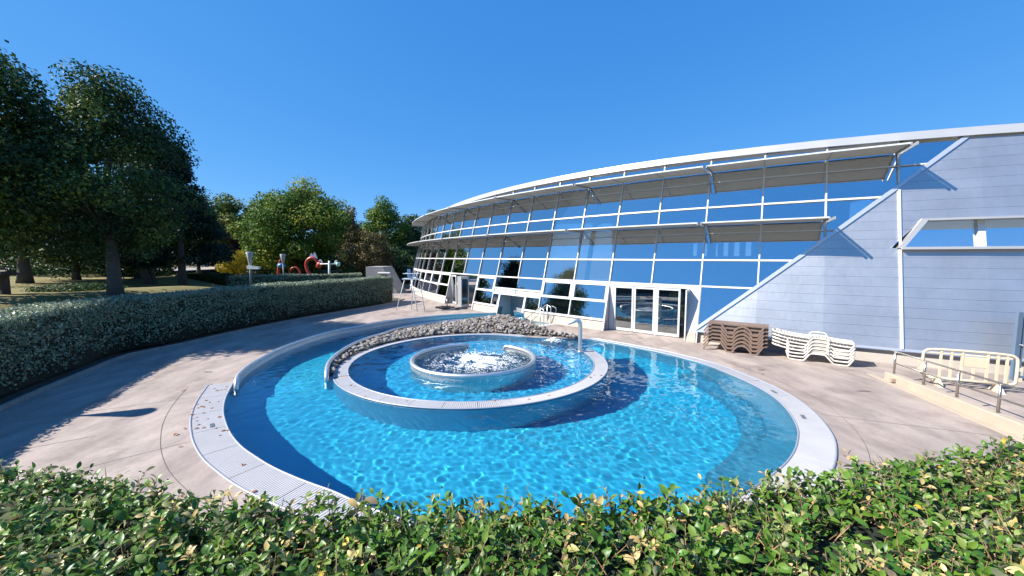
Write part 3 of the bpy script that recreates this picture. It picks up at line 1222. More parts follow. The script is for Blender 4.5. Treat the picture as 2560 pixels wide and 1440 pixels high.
# fascia, roof
for i in range(M_LEFT, M_RIGHT):
    za, zb = z_fascia(i), z_fascia(i + 1)
    mb = MB()
    mb.hexa([Fi(i, za, -.5), Fi(i + 1, zb, -.5), Fi(i + 1, zb, .14), Fi(i, za, .14)],
            [Fi(i, za + .27, -.5), Fi(i + 1, zb + .27, -.5), Fi(i + 1, zb + .27, .17), Fi(i, za + .27, .17)])
    mb.build('fascia_panel', mat('fascia', (.56, .55, .545), .34, metal=.35, var=.06, vscale=1.5), hall)
    mb = MB()
    ra, rb = Fi(i, za + .2, -.45), Fi(i + 1, zb + .2, -.45)
    ia, ib = Fi(i, 8.6, -26), Fi(i + 1, 8.6, -26)
    mb.hexa([ra, rb, ib, ia], [p + Vector((0, 0, .1)) for p in (ra, rb, ib, ia)])
    mb.build('roof', 'roof', hall)
    # rear wall with a row of windows
    for z0, z1 in (((0, 3.6), (4.9, 8.6)) if 2 <= i <= 7 else ((0, 8.6),)):
        mb = MB()
        mb.hexa([Fi(i, z0, -26 + HK * z0), Fi(i + 1, z0, -26 + HK * z0), Fi(i + 1, z0, -26.2 + HK * z0), Fi(i, z0, -26.2 + HK * z0)],
                [Fi(i, z1, -26 + HK * z1), Fi(i + 1, z1, -26 + HK * z1), Fi(i + 1, z1, -26.2 + HK * z1), Fi(i, z1, -26.2 + HK * z1)])
        mb.build('rear_wall', 'interior', hall)
    mb = MB()
    mb.bar(Fi(i, 3.6, -26.1 + HK * 3.6), Fi(i, 4.9, -26.1 + HK * 4.9), .5, .2, out_n(i))
    mb.build('rear_wall_pier', 'interior', hall)
# inside: leaning columns and roof beams on every third bay
for m in range(-10, 15, 3):
    mb = MB()
    mb.tube([F(m + .12, 0, -.75), F(m + .12, 7.5, -.75)], .12, 12)
    mb.build('column', 'column', hall, smooth=True)
    for s_ in (-1, 1):
        mb = MB()
        mb.bar(F(m + .12, 5.0, -.8), F(m + .12 + s_ * 1.4, 7.5, -2.2), .09, .09)
        mb.build('brace', 'column', hall)
    mb = MB()
    a, b = Fi(m, 7.2, -.6), Fi(m, 8.2, -26)
    mb.bar(a, b, .22, .45)
    mb.build('roof_beam', mat('beam', (.55, .48, .36), .6), hall)

# awnings: two tiers of sloping fabric blinds on arms at every third mullion
AW0, AW1 = .10, 1.34


def awning(stops, z, tier):
    for ms, me_ in zip(stops, stops[1:]):
        aw = MB()
        for i in range(ms, me_):
            for d in (AW0, AW1):
                a, b = Fi(i, z, d + HK * 0), Fi(i + 1, z, d)
                if i == ms:
                    a = a.lerp(b, .03)
                if i == me_ - 1:
                    b = b.lerp(a, .03)
                aw.bar(a, b, .05, .05)
        fr = aw.build('awning_frame', 'pale_metal', hall)
        for i in range(ms, me_):
            lo, hi_ = (.035 if i == ms else .0), (.965 if i == me_ - 1 else 1.0)
            mb_ = MB()
            q = [Fi(i, z, AW0).lerp(Fi(i + 1, z, AW0), lo), Fi(i, z, AW0).lerp(Fi(i + 1, z, AW0), hi_),
                 Fi(i, z, AW1).lerp(Fi(i + 1, z, AW1), hi_), Fi(i, z, AW1).lerp(Fi(i + 1, z, AW1), lo)]
            mb_.hexa([p + Vector((0, 0, -.006)) for p in q], [p + Vector((0, 0, .006)) for p in q])
            o_ = bpy.data.objects.new('awning_fabric', mb_.mesh('awning_fabric', 'awning_cloth'))
            col.objects.link(o_)
            o_.parent = fr
            if i > ms:
                mb_ = MB()
                mb_.bar(Fi(i, z - .01, AW0), Fi(i, z - .01, AW1), .03, .03)
                o_ = bpy.data.objects.new('awning_rib', mb_.mesh('awning_rib', 'bracket'))
                col.objects.link(o_)
                o_.parent = fr
    for m in stops:
        mb_ = MB()
        for s_ in (-.035, .035):
            a, b = F(m + s_, z - .03, -.05), F(m + s_, z - .03, AW1 + .06)
            mb_.bar(a, b, .035, .10)
        mb_.bar(F(m, z - .05, .02), F(m, z - .62, .02), .07, .07, out_n(m))
        mb_.build('awning_bracket', 'bracket', hall)


cl = bpy.data.materials.new('awning_cloth')
cl.use_nodes = True
nt = cl.node_tree
b_ = nt.nodes['Principled BSDF']
b_.inputs['Base Color'].default_value = (.50, .49, .465, 1)
b_.inputs['Roughness'].default_value = .85
t_ = nt.nodes.new('ShaderNodeBsdfTranslucent')
t_.inputs['Color'].default_value = (.50, .49, .465, 1)
ms_ = nt.nodes.new('ShaderNodeMixShader')
ms_.inputs[0].default_value = .42
nt.links.new(b_.outputs[0], ms_.inputs[1])
nt.links.new(t_.outputs[0], ms_.inputs[2])
nt.links.new(ms_.outputs[0], nt.nodes['Material Output'].inputs[0])
MATS['awning_cloth'] = cl
awning([-10, -7, -4, -1, 2, 5, 8, 11], 7.03, 'upper')
awning([-10, -7, -4, -1, 2, 5, 8, 10], 4.76, 'lower')

# ------------------------------------------------------------------ steel rims of the channel and of the bubbling spa
def rim_wall(name, label, line, zt, r_, z_low=-.6, off=0., end_drop=(True, False)):
    root = thing(name, label, 'pool wall', line[0])
    pts = resample(line, .18)
    top = [Vector((p.x, p.y, zt - r_)) for p in pts]
    if end_drop[0]:
        d = (top[0] - top[1]).normalized()
        top = [top[0] + d * .13 + Vector((0, 0, -.30)), top[0] + d * .10 + Vector((0, 0, -.14)), top[0] + d * .05 + Vector((0, 0, -.03))] + top
    if end_drop[1]:
        d = (top[-1] - top[-2]).normalized()
        top = top + [top[-1] + d * .07 + Vector((0, 0, -.07)), top[-1] + d * .10 + Vector((0, 0, -.26))]
    mb_ = MB()
    mb_.tube(top, r_, 10)
    mb_.build('top_tube', 'steel', root, smooth=True)
    mb_ = MB()
    for a, b in zip(pts, pts[1:]):
        d = (b - a).normalized()
        n_ = Vector((-d.y, d.x, 0)) * (r_ * .62)
        mb_.hexa([Vector((q.x, q.y, z_low)) for q in (a - n_, b - n_, b + n_, a + n_)], [Vector((q.x, q.y, zt - r_)) for q in (a - n_, b - n_, b + n_, a + n_)])
    o_ = mb_.build('wall_sheet', 'steel', root)
    return root


rim_wall('channel_wall', 'brushed steel outer wall of the curving water channel beside the deck', outer_s, .22, .055, -.05)
rim_wall('channel_wall', 'brushed steel inner wall of the water channel along the stone bed', inner_s, .24, .062, -.05)
a_lo, a_hi = R_(64), R_(64) - 2 * math.pi + R_(44)
spa_line = [SPA_C + Vector((math.cos(a), math.sin(a), 0)) * SPA_R for a in np.linspace(R_(58), R_(58) - R_(360 - 46), 80)]
rim_wall('spa_rim', 'round open steel rim enclosing the bubbling whirlpool', spa_line, .18, .07, -.94, end_drop=(True, True))

# bubbling foam in the spa and at the spout
def foam(name, label, c, n_, spread, zc, size):
    V, Fs = [], []
    ico = bmesh.new()
    bmesh.ops.create_icosphere(ico, subdivisions=1, radius=1)
    iv = np.array([v.co[:] for v in ico.verts])
    iF = np.array([[v.index for v in f.verts] for f in ico.faces])
    ico.free()
    for k in range(n_):
        rr_ = abs(rng.normal(0, spread))
        if rr_ > spread * 2.6:
            continue
        a = rng.uniform(0, 2 * math.pi)
        s_ = size * rng.uniform(.25, 1.) * (1.25 - .3 * rr_ / spread)
        z = zc * math.exp(-(rr_ / (spread * .8)) ** 2) * rng.uniform(.1, 1.25) + .004
        M = np.diag([s_ * rng.uniform(.7, 1.6), s_ * rng.uniform(.7, 1.6), s_ * rng.uniform(.45, .8)])
        V.append(iv @ M + np.array([c.x + rr_ * math.cos(a), c.y + rr_ * math.sin(a), z]))
        Fs.append(iF + len(iv) * (len(V) - 1))
    me = np_mesh(name, np.concatenate(V), np.concatenate(Fs), 'foam', smooth=True)
    o_ = bpy.data.objects.new(name, me)
    col.objects.link(o_)
    return tag(o_, label, 'foam', kind='stuff')


foam('white_foam', 'white bubbling foam in the middle of the whirlpool', SPA_C + Vector((.05, .15, 0)), 3600, .46, .12, .034)
foam('white_foam', 'thin scattered foam over the whirlpool', SPA_C + Vector((.1, 0, 0)), 7500, .95, .04, .018)
foam('white_foam', 'white splash where a jet enters at the back of the inner pool', g(1385, 851), 320, .22, .10, .026)
foam('white_foam', 'small bubbles drifting across the inner pool', RC + Vector((1.6, 1.2, 0)), 700, 1.25, .004, .010)

# water spout
p0 = g(1450, 880)
sp = thing('water_spout', 'tall bent steel water spout at the end of the grating ring', 'water spout', p0)
mb = MB()
Pt = lambda x, z: Vector((p0.x + x, p0.y, z))
mb.tube(smooth_path([Pt(0, 0), Pt(0, .5), Pt(0, .95), Pt(-.03, 1.09), Pt(-.12, 1.155), Pt(-.24, 1.12), Pt(-.36, 1.06)], 5), [.07] * 26 + [.066, .06, .055, .05, .046], 12)
mb.build('pipe', 'steel', sp, smooth=True)
mb = MB()
mb.hexa([Pt(-.33, 1.03) + Vector((0, -.06, 0)), Pt(-.33, 1.03) + Vector((0, .06, 0)), Pt(-.46, .985) + Vector((0, .085, 0)), Pt(-.46, .985) + Vector((0, -.085, 0))],
        [Pt(-.33, 1.12) + Vector((0, -.06, 0)), Pt(-.33, 1.12) + Vector((0, .06, 0)), Pt(-.46, 1.01) + Vector((0, .085, 0)), Pt(-.46, 1.01) + Vector((0, -.085, 0))])
mb.build('nozzle', 'steel', sp, bevel=.01)
mb = MB()
mb.lathe([(.11, .012), (.11, .03), (.08, .04)], p0, 20)
mb.build('base_flange', 'steel', sp)

# ------------------------------------------------------------------ stone bed
bed = [P for P in inner_s] + near_basin + [g(1345, 826), g(1400, 838), g(1455, 846), g(1440, 848.5), g(1400, 843.5)] + [P_(a, R_IN + .30 + .16 * (max(0, (i - 34) / 15)) ** 2, 0) for i, a in enumerate(np.linspace(A_BACK0 + .12, a1 - .12, 40))]
bed = [Vector((p.x, p.y, 0)) for p in bed]
stone_root = thing('stone_bed', 'heap of grey and brown rubble stones between channel and inner pool', 'stones', (0, 17.5, 0))
sb = flat([bed], .008, 'soil_bed', 'soil')
sb.parent = stone_root
sb.matrix_parent_inverse = Matrix.Translation(-stone_root.location)
rock_meshes = []
for k in range(10):
    bm = bmesh.new()
    bmesh.ops.create_icosphere(bm, subdivisions=1, radius=1)
    rr_ = random.Random(k)
    for v in bm.verts:
        v.co *= rr_.uniform(.72, 1.18)
        v.co = Vector((v.co.x * rr_.uniform(.95, 1.05) * 1.15, v.co.y * .9, v.co.z * .72))
    me = bpy.data.meshes.new('stone')
    bm.to_mesh(me)
    bm.free()
    me.materials.append(MATS[('stone', 'stone', 'stone_pale', 'stone_dark', 'stone', 'stone_pale', 'stone', 'stone_pale', 'stone_dark', 'stone')[k]])
    rock_meshes.append(me)
bx = [p.x for p in bed]
by = [p.y for p in bed]
cand = []
CX_, CY_ = rng.uniform(min(bx), max(bx), 40000), rng.uniform(min(by), max(by), 40000)
keep = in_poly(CX_, CY_, bed)
CX_, CY_ = CX_[keep], CY_[keep]
CD_ = dist_poly(CX_, CY_, bed)
cells = {}
for x, y, de in zip(CX_.tolist(), CY_.tolist(), CD_.tolist()):
    if de < .07 or (y < 14.6 and random.random() < .5):
        continue
    s_ = random.uniform(.045, .12) * (1.5 if random.random() < .16 else 1)
    ci, cj = int(x / .2), int(y / .2)
    if any((x - q[0]) ** 2 + (y - q[1]) ** 2 < (.62 * (s_ + q[2])) ** 2 for i in (-1, 0, 1) for j in (-1, 0, 1) for q in cells.get((ci + i, cj + j), ())):
        continue
    cells.setdefault((ci, cj), []).append((x, y, s_))
    h = .04 + .40 * min(1, de / 1.3) * math.exp(-((x - .2) ** 2) / 9.0) + .10 * min(1, de / .5)
    cand.append((x, y, h, s_, de))
cand.sort(key=lambda q: q[1])
order = sorted(range(len(cand)), key=lambda i: -cand[i][3] / cand[i][1])
single = set(order[:290])
rest = MB()
mound = MB()
for i, (x, y, h, s_, de) in enumerate(cand):
    M = Matrix.Translation((x, y, h + s_ * .25)) @ Matrix.Rotation(random.uniform(0, 6.28), 4, 'Z') @ Matrix.Rotation(random.uniform(-.4, .4), 4, 'X') @ Matrix.Scale(s_, 4)
    me = rock_meshes[random.randrange(10)]
    if i in single:
        inst(me, 'stone', stone_root, Matrix.Translation(-stone_root.location) @ M)
    else:
        rest.add([M @ v.co for v in me.vertices], [tuple(p.vertices) for p in me.polygons])
o_ = rest.build('smaller_stones', 'stone', stone_root)
tag(o_, kind='stuff')
# earth under the heap
nb = 60
HX, HY = np.meshgrid(np.linspace(min(bx), max(bx), 90), np.linspace(min(by), max(by), 90))
inb = in_poly(HX, HY, bed)
dh = dist_poly(HX, HY, bed)
HZ = .04 + .40 * np.minimum(1, dh / 1.3) * np.exp(-((HX - .2) ** 2) / 9.0) + .10 * np.minimum(1, dh / .5) - .06
hid = np.arange(HX.size).reshape(HX.shape)
cc = inb[:-1, :-1] & inb[1:, 1:] & inb[:-1, 1:] & inb[1:, :-1]
FQ = np.stack([hid[:-1, :-1], hid[:-1, 1:], hid[1:, 1:], hid[1:, :-1]], -1)[cc]
eo = bpy.data.objects.new('rubble_mound', np_mesh('rubble_mound', np.stack([HX, HY, HZ], -1).reshape(-1, 3), FQ, 'stone_dark', smooth=True))
col.objects.link(eo)
eo.parent = stone_root
eo.matrix_parent_inverse = Matrix.Translation(-stone_root.location)

# ------------------------------------------------------------------ steps and hand rails at the channel entrance
sx = basin_r[0]
stairs = thing('entry_stairs', 'white concrete steps leading down into the channel beside the stones', 'stairs', sx)
e0, e1 = g(1338, 818), g(1388, 812)
u_ = (e1 - e0).normalized()
w_ = Vector((u_.y, -u_.x, 0))
if w_.x > 0:
    w_ = -w_
for k in range(5):
    mb = MB()
    a, b = e0 + w_ * (.32 * k - .1), e1 + w_ * (.32 * k - .1)
    c, d = e1 + w_ * (.32 * (k + 1)), e0 + w_ * (.32 * (k + 1))
    zt = .02 - .17 * k
    mb.hexa([Vector((q.x, q.y, -1.19)) for q in (a, b, c, d)], [Vector((q.x, q.y, zt)) for q in (a, b, c, d)])
    st = mb.build('step', 'white_cheek', stairs)
    st.cycles.is_caustics_receiver = True


def hand_rail(label, base, low):
    """bent double rail: two posts and a slope down along w_"""
    root = thing('hand_rail', label, 'hand rail', base, group='hand rails of the entry steps')
    B = lambda s_, z: base + w_ * s_ + Vector((0, 0, z))
    mb_ = MB()
    mb_.tube(smooth_path([B(-.12, 0), B(-.12, .70), B(-.06, .86), B(.08, .9), B(.30, .9), B(.9, .52), B(low, .02)], 5), .022, 8)
    mb_.build('top_rail', 'steel', root, smooth=True)
    mb_ = MB()
    mb_.tube(smooth_path([B(.16, 0), B(.16, .42), B(.22, .50), B(.40, .50), B(.9, .20), B(low - .1, -.15)], 5), .02, 8)
    mb_.build('lower_rail', 'steel', root, smooth=True)
    mb_ = MB()
    mb_.tube([B(.18, -.1), B(.18, .9)], .02, 8)
    mb_.build('post', 'steel', root, smooth=True)
    mb_ = MB()
    mb_.tube([B(.98, -.5), B(.98, .47)], .02, 8)
    mb_.build('post', 'steel', root, smooth=True)
    return root


hand_rail('farther bent steel hand rail of the entry steps, next to the hall', e1 + Vector((-.25, .55, 0)), 1.75)
hand_rail('nearer bent steel hand rail of the entry steps, behind the stones', e0 + Vector((.35, .05, 0)), 1.75)
gp = thing('glass_screen', 'low clear glass screen beside the entry steps', 'glass screen', e0 + w_ * 1.0 + Vector((0, 1.0, 0)))
mb = MB()
q0 = e0 + w_ * .9 + Vector((0, .9, 0))
q1 = q0 + w_ * 1.0 + Vector((0, .3, 0))
mb.bar(Vector((q0.x, q0.y, .22)), Vector((q1.x, q1.y, .22)), .012, .44)
mb.build('pane', 'glass_clear', gp)
mb = MB()
mb.tube([(q0.x, q0.y, .44), (q1.x, q1.y, .44)], .012, 6)
mb.build('edge_rail', 'steel', gp)

# ------------------------------------------------------------------ deck details: joints, kerb, fallen leaves
def strip_line(name, pts, w_, z, m):
    mb_ = MB()
    pts = [Vector(p) for p in pts]
    for a, b in zip(pts, pts[1:]):
        d = (b - a).normalized()
        n_ = Vector((-d.y, d.x, 0)) * (w_ / 2)
        mb_.add([(q.x, q.y, z) for q in (a - n_, b - n_, b + n_, a + n_)], [(0, 1, 2, 3)])
    o2 = mb_.build(name, m)
    return o2


jl = []
path2 = resample(rim_path, .3)
ring_off = []
for i, p in enumerate(path2):
    d = (path2[min(i + 1, len(path2) - 1)] - path2[max(i - 1, 0)]).normalized()
    ring_off.append(p + Vector((d.y, -d.x, 0)) * (1.0 if i / len(path2) < .7 else .95))
tag(strip_line('deck_joint', [p for i, p in enumerate(ring_off) if i < len(ring_off) * .80], .009, .004, 'dark_joint'), kind='structure')
for t_, ln in ((.045, 3.6), (.14, 4.2), (.60, 3.6), (.68, 3.8), (.80, 2.6), (.9, 2.2)):
    i = int(t_ * (len(path2) - 1))
    p, q = path2[i], ring_off[i]
    d = (q - p).normalized()
    tag(strip_line('deck_joint', [p + d * .6, p + d * ln], .009, .004, 'dark_joint'), kind='structure')
for a, b in (((240, 1090), (20, 1130)), ((430, 930), (330, 905)), ((2130, 1150), (2440, 1180)), ((1590, 858), (1660, 838))):
    tag(strip_line('deck_joint', [g(*a), g(*b)], .010, .004, 'dark_joint'), kind='structure')

kp = resample(kerb_s, .9)
edging = thing('garden_edging', 'low pale concrete edging along the foot of the long hedge', 'edging', kp[0])
for a, b in zip(kp, kp[1:]):
    d = (b - a).normalized()
    mb = MB()
    mb.bar(a + d * .004 + Vector((0, 0, .02)), b - d * .004 + Vector((0, 0, .02)), .10, .14)
    mb.build('kerb_stone', 'edging', edging, bevel=.008)
soil_poly = kerb_s + [p + Vector((-1.9, .2, 0)) for p in reversed(kerb_s)]
so_ = strip_line('soil', [p + Vector((-.75, .1, 0)) for p in kerb_s], 1.35, .03, 'soil')
tag(so_, kind='structure')


def leaf_blade(l, w, fold=.25, curl=.15, n=4):
    """leaf in its own space: base at origin, along +x, folded along the midrib"""
    V, Fs = [], []
    for i in range(n + 1):
        t = i / n
        hw = w / 2 * math.sin(math.pi * (t * .93 + .035)) ** .8 if 0 < i < n else .002
        z = -curl * l * (t - .35) ** 2
        V += [(t * l, -hw, z + hw * fold), (t * l, 0, z), (t * l, hw, z + hw * fold)]
    for i in range(n):
        a = i * 3
        Fs += [(a, a + 3, a + 4, a + 1), (a + 1, a + 4, a + 5, a + 2)]
    return np.array(V), np.array(Fs)


# dry leaves on the grating and deck
lv, lf = leaf_blade(1, .55, .3, .3)
mb = MB()
mb.add(lv.tolist(), [tuple(f) for f in lf])
dry_me = mb.mesh('fallen_leaf', 'dry_leaf')
spots = []
for k in range(34):
    t = abs(random.gauss(0, .10))
    i = min(len(inn) - 1, int(t * len(inn)))
    spots.append(inn[i].lerp(outp[i], random.uniform(.05, 1.1)))
for k in range(26):
    i = random.randrange(len(inn))
    spots.append(inn[i].lerp(outp[i], random.uniform(.0, 2.6)))
for k in range(10):
    spots.append(P_(random.uniform(A_L, A_SP), random.uniform(R_IN, R_OUT), 0))
for k, p in enumerate(spots):
    o_ = bpy.data.objects.new('fallen_leaf', dry_me)
    col.objects.link(o_)
    o_.location = (p.x, p.y, .02)
    o_.rotation_euler = (random.uniform(-.2, .2), random.uniform(-.2, .2), random.uniform(0, 6.28))
    s_ = random.uniform(.05, .11)
    o_.scale = (s_, s_, s_)
    lab = ('small dry brown leaf on the rim grating at the left of the pool' if k < 34 else 'small dry brown leaf scattered along the outer pool rim and deck' if k < 60 else 'small dry brown leaf on the grating ring of the inner pool')
    tag(o_, lab, 'leaf', ('fallen leaves on the left rim' if k < 34 else 'fallen leaves around the outer rim' if k < 60 else 'fallen leaves on the inner ring'))

# damp patches on the deck, small marker plates set in the grating
def puddle(px, py, rx, ry, seed):
    r_ = random.Random(seed)
    c = g(px, py)
    pts = [c + Vector((math.cos(a) * rx * r_.uniform(.55, 1.15), math.sin(a) * ry * r_.uniform(.55, 1.15), 0)) for a in np.linspace(0, 6.283, 26)[:-1]]
    o2 = flat([smooth_path(pts + [pts[0]], 3)[:-1]], .004, 'puddle', mat('damp_concrete', (.115, .095, .085), .28, var=.18, vscale=6))
    tag(o2, kind='structure')


for q_ in ((1572, 836, .34, .13, 1), (1600, 846, .12, .06, 2), (1500, 840, .16, .06, 3), (2160, 978, .22, .05, 4), (1905, 925, .14, .05, 5), (1345, 829, .18, .06, 6), (520, 930, .16, .04, 7)):
    puddle(*q_)
for px_, py_, lab in ((1928, 980, 'small dark marker plate set in the grating at the right edge of the pool'), (1996, 1045, 'small dark drain plate on the rim grating at far right'), (560, 1020 + 40, 'small dark plate on the rim grating at the left edge')):
    c = min(range(len(inn)), key=lambda i: (inn[i].lerp(outp[i], .5) - g(px_, py_)).length)
    p = inn[c].lerp(outp[c], .4)
    d = (inn[min(c + 1, len(inn) - 1)] - inn[c - 1]).normalized()
    mb = MB()
    mb.box((0, 0, 0), (.20, .07, .008))
    o_ = mb.build('marker_plate', 'lamp_grey')
    o_.location = (p.x, p.y, .018)
    o_.rotation_euler = (0, 0, math.atan2(d.y, d.x))
    tag(o_, lab, 'marker plate')

# ------------------------------------------------------------------ stacked loungers
def brown_lounger():
    root = thing('sun_lounger', 'x', 'sun lounger', (0, 0, 0), 0, 'brown loungers in one stack')
    # local x along the length (2 m), y across (.66), z up; bed height ~.34
    for sy in (-.375, .375):
        mb_ = MB()
        prof = [(-.42, .33), (-.20, .015), (-.06, .015), (.02, .15), (.11, .25), (.25, .295), (.39, .25), (.48, .15), (.56, .015), (.70, .015), (.88, .33)]
        th = .058
        for (x0, z0), (x1, z1) in zip(prof, prof[1:]):
            d = Vector((x1 - x0, 0, z1 - z0)).normalized()
            mb_.bar(Vector((x0, sy, z0)) - d * .012, Vector((x1, sy, z1)) + d * .012, .05, th, Vector((0, 0, 1)) if abs(d.z) < .95 else Vector((1, 0, 0)))
        part(mb_, 'side_frame', 'brown_plastic', root)
        mb_ = MB()
        mb_.bar((-.98, sy, .02), (-.80, sy, .30), .05, .05)
        part(mb_, 'leg', 'brown_plastic', root)
    for k in range(6):
        y = -.27 + k * .108
        mb_ = MB()
        mb_.bar((-.86, y, .345), (.98, y, .345), .092, .022)
        part(mb_, 'slat', 'brown_plastic', root)
    mb_ = MB()
    mb_.bar((-.82, -.34, .335), (-.82, .34, .335), .06, .045)
    mb_.bar((.98, -.34, .335), (.98, .34, .335), .05, .045)
    mb_.bar((-.82, -.335, .33), (.98, -.335, .33), .03, .05)
    mb_.bar((-.82, .335, .33), (.98, .335, .33), .03, .05)
    part(mb_, 'bed_frame', 'brown_plastic', root)
    return root


a_, b_ = g(1828, 880), g(1893, 888)
dr = (b_ - a_)
rzb = math.atan2(dr.y, dr.x)
cb = a_ + dr.normalized() * .12 + Vector((.12, .25, 0))
names6 = ['lowest brown plastic lounger in the brown stack, on the deck', 'second brown plastic lounger from the bottom of its stack', 'third brown plastic lounger from the bottom of its stack',
          'fourth brown plastic lounger from the bottom of its stack', 'fifth brown plastic lounger, second from the top of its stack', 'topmost brown plastic lounger of the stack by the metal wall']
bl = brown_lounger()
for k in range(6):
    o = bl if k == 0 else copy_tree(bl)
    o['label'] = names6[k]
    o.location = cb + Vector((0, 0, .0 + .135 * k))
    o.rotation_euler = (0, 0, rzb)


def white_lounger():
    root = thing('sun_lounger', 'x', 'sun lounger', (0, 0, 0), 0, 'white loungers in one stack')
    prof = [(-.80, .40), (-.60, .36), (-.50, .05), (-.42, .02), (-.18, .02), (-.10, .05), (.02, .26), (.12, .31), (.36, .31), (.46, .26), (.60, .05), (.68, .02), (.90, .02), (.98, .06), (1.08, .27)]
    prof = [(-.62, .30), (-.55, .06), (-.48, .02), (-.20, .02), (-.12, .05), (.00, .24), (.08, .28), (.36, .28), (.44, .24), (.60, .05), (.66, .02), (.92, .02), (.99, .05), (1.10, .26)]
    pp = smooth_path([Vector((x, 0, z)) for x, z in prof], 3)
    for sy in (-.30, .30):
        mb_ = MB()
        mb_.tube([p + Vector((0, sy, 0)) for p in pp], .027, 6)
        part(mb_, 'side_frame', 'white_plastic', root, smooth=True)
    # slatted bed: back rest towards -x, raised head
    bed_ = [(-.95, .46), (-.62, .385), (-.2, .34), (.02, .335), (.42, .33), (.72, .29), (1.12, .27)]
    bp_ = smooth_path([Vector((x, 0, z)) for x, z in bed_], 3)
    for sy in (-.30, .30):
        mb_ = MB()
        mb_.tube([p + Vector((0, sy, 0)) for p in bp_], .026, 6)
        part(mb_, 'bed_rail', 'white_plastic', root, smooth=True)
    bp_ = resample(bp_, .088)
    for a, b in zip(bp_, bp_[1:]):
        mb_ = MB()
        c0, c1 = a.lerp(b, .12), a.lerp(b, .88)
        mb_.hexa([c0 + Vector((0, -.29, -.008)), c1 + Vector((0, -.29, -.008)), c1 + Vector((0, .29, -.008)), c0 + Vector((0, .29, -.008))],
                 [c0 + Vector((0, -.29, .008)), c1 + Vector((0, -.29, .008)), c1 + Vector((0, .29, .008)), c0 + Vector((0, .29, .008))])
        part(mb_, 'slat', 'white_plastic', root)
    mb_ = MB()
    mb_.tube(smooth_path([(-.80, -.28, .43), (-.98, -.24, .465), (-1.03, 0, .475), (-.98, .24, .465), (-.80, .28, .43)], 4), .03, 6)
    part(mb_, 'head_bar', 'white_plastic', root, smooth=True)
    for sy in (-.34, .34):
        mb_ = MB()
        mb_.tube(smooth_path([(-.04, sy, .30), (.04, sy, .43), (.12, sy, .46), (.36, sy, .455), (.44, sy, .42), (.50, sy, .29)], 4), .022, 6)
        part(mb_, 'arm_rest', 'white_plastic', root, smooth=True)
    return root


a_, b_ = g(1998, 901), g(2102, 914)
dr = (b_ - a_)
rzw = math.atan2(dr.y, dr.x)
cw = a_ + dr.normalized() * .30 + Vector((.10, .22, 0))
names5 = ['lowest white plastic lounger in the white stack, on the deck', 'second white plastic lounger from the bottom of its stack', 'middle white plastic lounger of the white stack',
          'fourth white plastic lounger, second from the top of its stack', 'topmost white plastic lounger of the stack with arm rests raised']
wl_ = white_lounger()
for k in range(5):
    o = wl_ if k == 0 else copy_tree(wl_)
    o['label'] = names5[k]
    o.location = cw + Vector((0, 0, .005 + .112 * k))
    o.rotation_euler = (0, 0, rzw)

# ------------------------------------------------------------------ ramp wall, railing, crowd barrier, gate
k0, k1 = g(2209, 948), g(2560, 1100)
dk = (k1 - k0).normalized()
nk = Vector((-dk.y, dk.x, 0))
if nk.x < 0:
    nk = -nk
k2 = k1 + dk * 3.5
ramp = thing('ramp_wall', 'low cream concrete kerb wall of the ramp in front of the railing', 'kerb wall', k0)
mb = MB()
mb.hexa([k0 + Vector((0, 0, -.05)), k2 + Vector((0, 0, -.05)), k2 + nk * .22 + Vector((0, 0, -.05)), k0 + nk * .22 + Vector((0, 0, -.05))],
        [k0 + Vector((0, 0, .22)), k2 + Vector((0, 0, .33)), k2 + nk * .22 + Vector((0, 0, .33)), k0 + nk * .22 + Vector((0, 0, .22))])
mb.build('wall_body', 'kerb_stone', ramp, bevel=.02)
mb = MB()
f0 = k0 - nk * .14 - dk * .45
mb.hexa([f0 + Vector((0, 0, -.03)), k2 - nk * .16 + Vector((0, 0, -.03)), k2 + Vector((0, 0, -.03)), k0 - dk * .45 + Vector((0, 0, -.03))],
        [f0 + Vector((0, 0, .025)), k2 - nk * .16 + Vector((0, 0, .03)), k2 + Vector((0, 0, .03)), k0 - dk * .45 + Vector((0, 0, .025))])
mb.build('footing_strip', 'kerb_stone', ramp)
mb = MB()
mb.box(k0 + dk * .42 - nk * .05 + Vector((0, 0, .10)), (.10, .10, .09), math.atan2(dk.y, dk.x))
mb.build('socket_box', mat('taupe', (.36, .28, .22), .7), ramp)
zk = lambda s_: .22 + .11 * s_ / (k2 - k0).length
rail = thing('ramp_railing', 'low steel railing with two rails standing on the ramp wall', 'railing', k0)
tops, mids = [], []
LS = []
for px_, py_ in ((2251, 933), (2321, 962), (2406, 995), (2512, 1036)):
    p = g(px_, py_, .24)
    LS.append((p - k0).dot(dk))
LS.append(LS[-1] + 1.0)
LS.append(LS[-1] + 1.0)
for s_ in LS:
    p = k0 + dk * s_ + nk * .13
    mb = MB()
    mb.tube([p + Vector((0, 0, zk(s_) - .02)), p + Vector((0, 0, zk(s_) + .60))], .026, 10)
    mb.build('post', 'steel_post', rail, smooth=True) if 'steel_post' in MATS else None
    if 'steel_post' not in MATS:
        mat('steel_post', (.42, .38, .34), .3, metal=.9)
        mb.build('post', 'steel_post', rail, smooth=True)
    tops.append(p + Vector((0, 0, zk(s_) + .61)))
    mids.append(p + Vector((0, 0, zk(s_) + .30)))
for L_ in (tops, mids):
    mb = MB()
    first = L_[0] - dk * (.10 if L_ is tops else 0)
    mb.tube([first] + L_[1:], .021, 10)
    mb.build('rail', 'steel_post', rail, smooth=True)

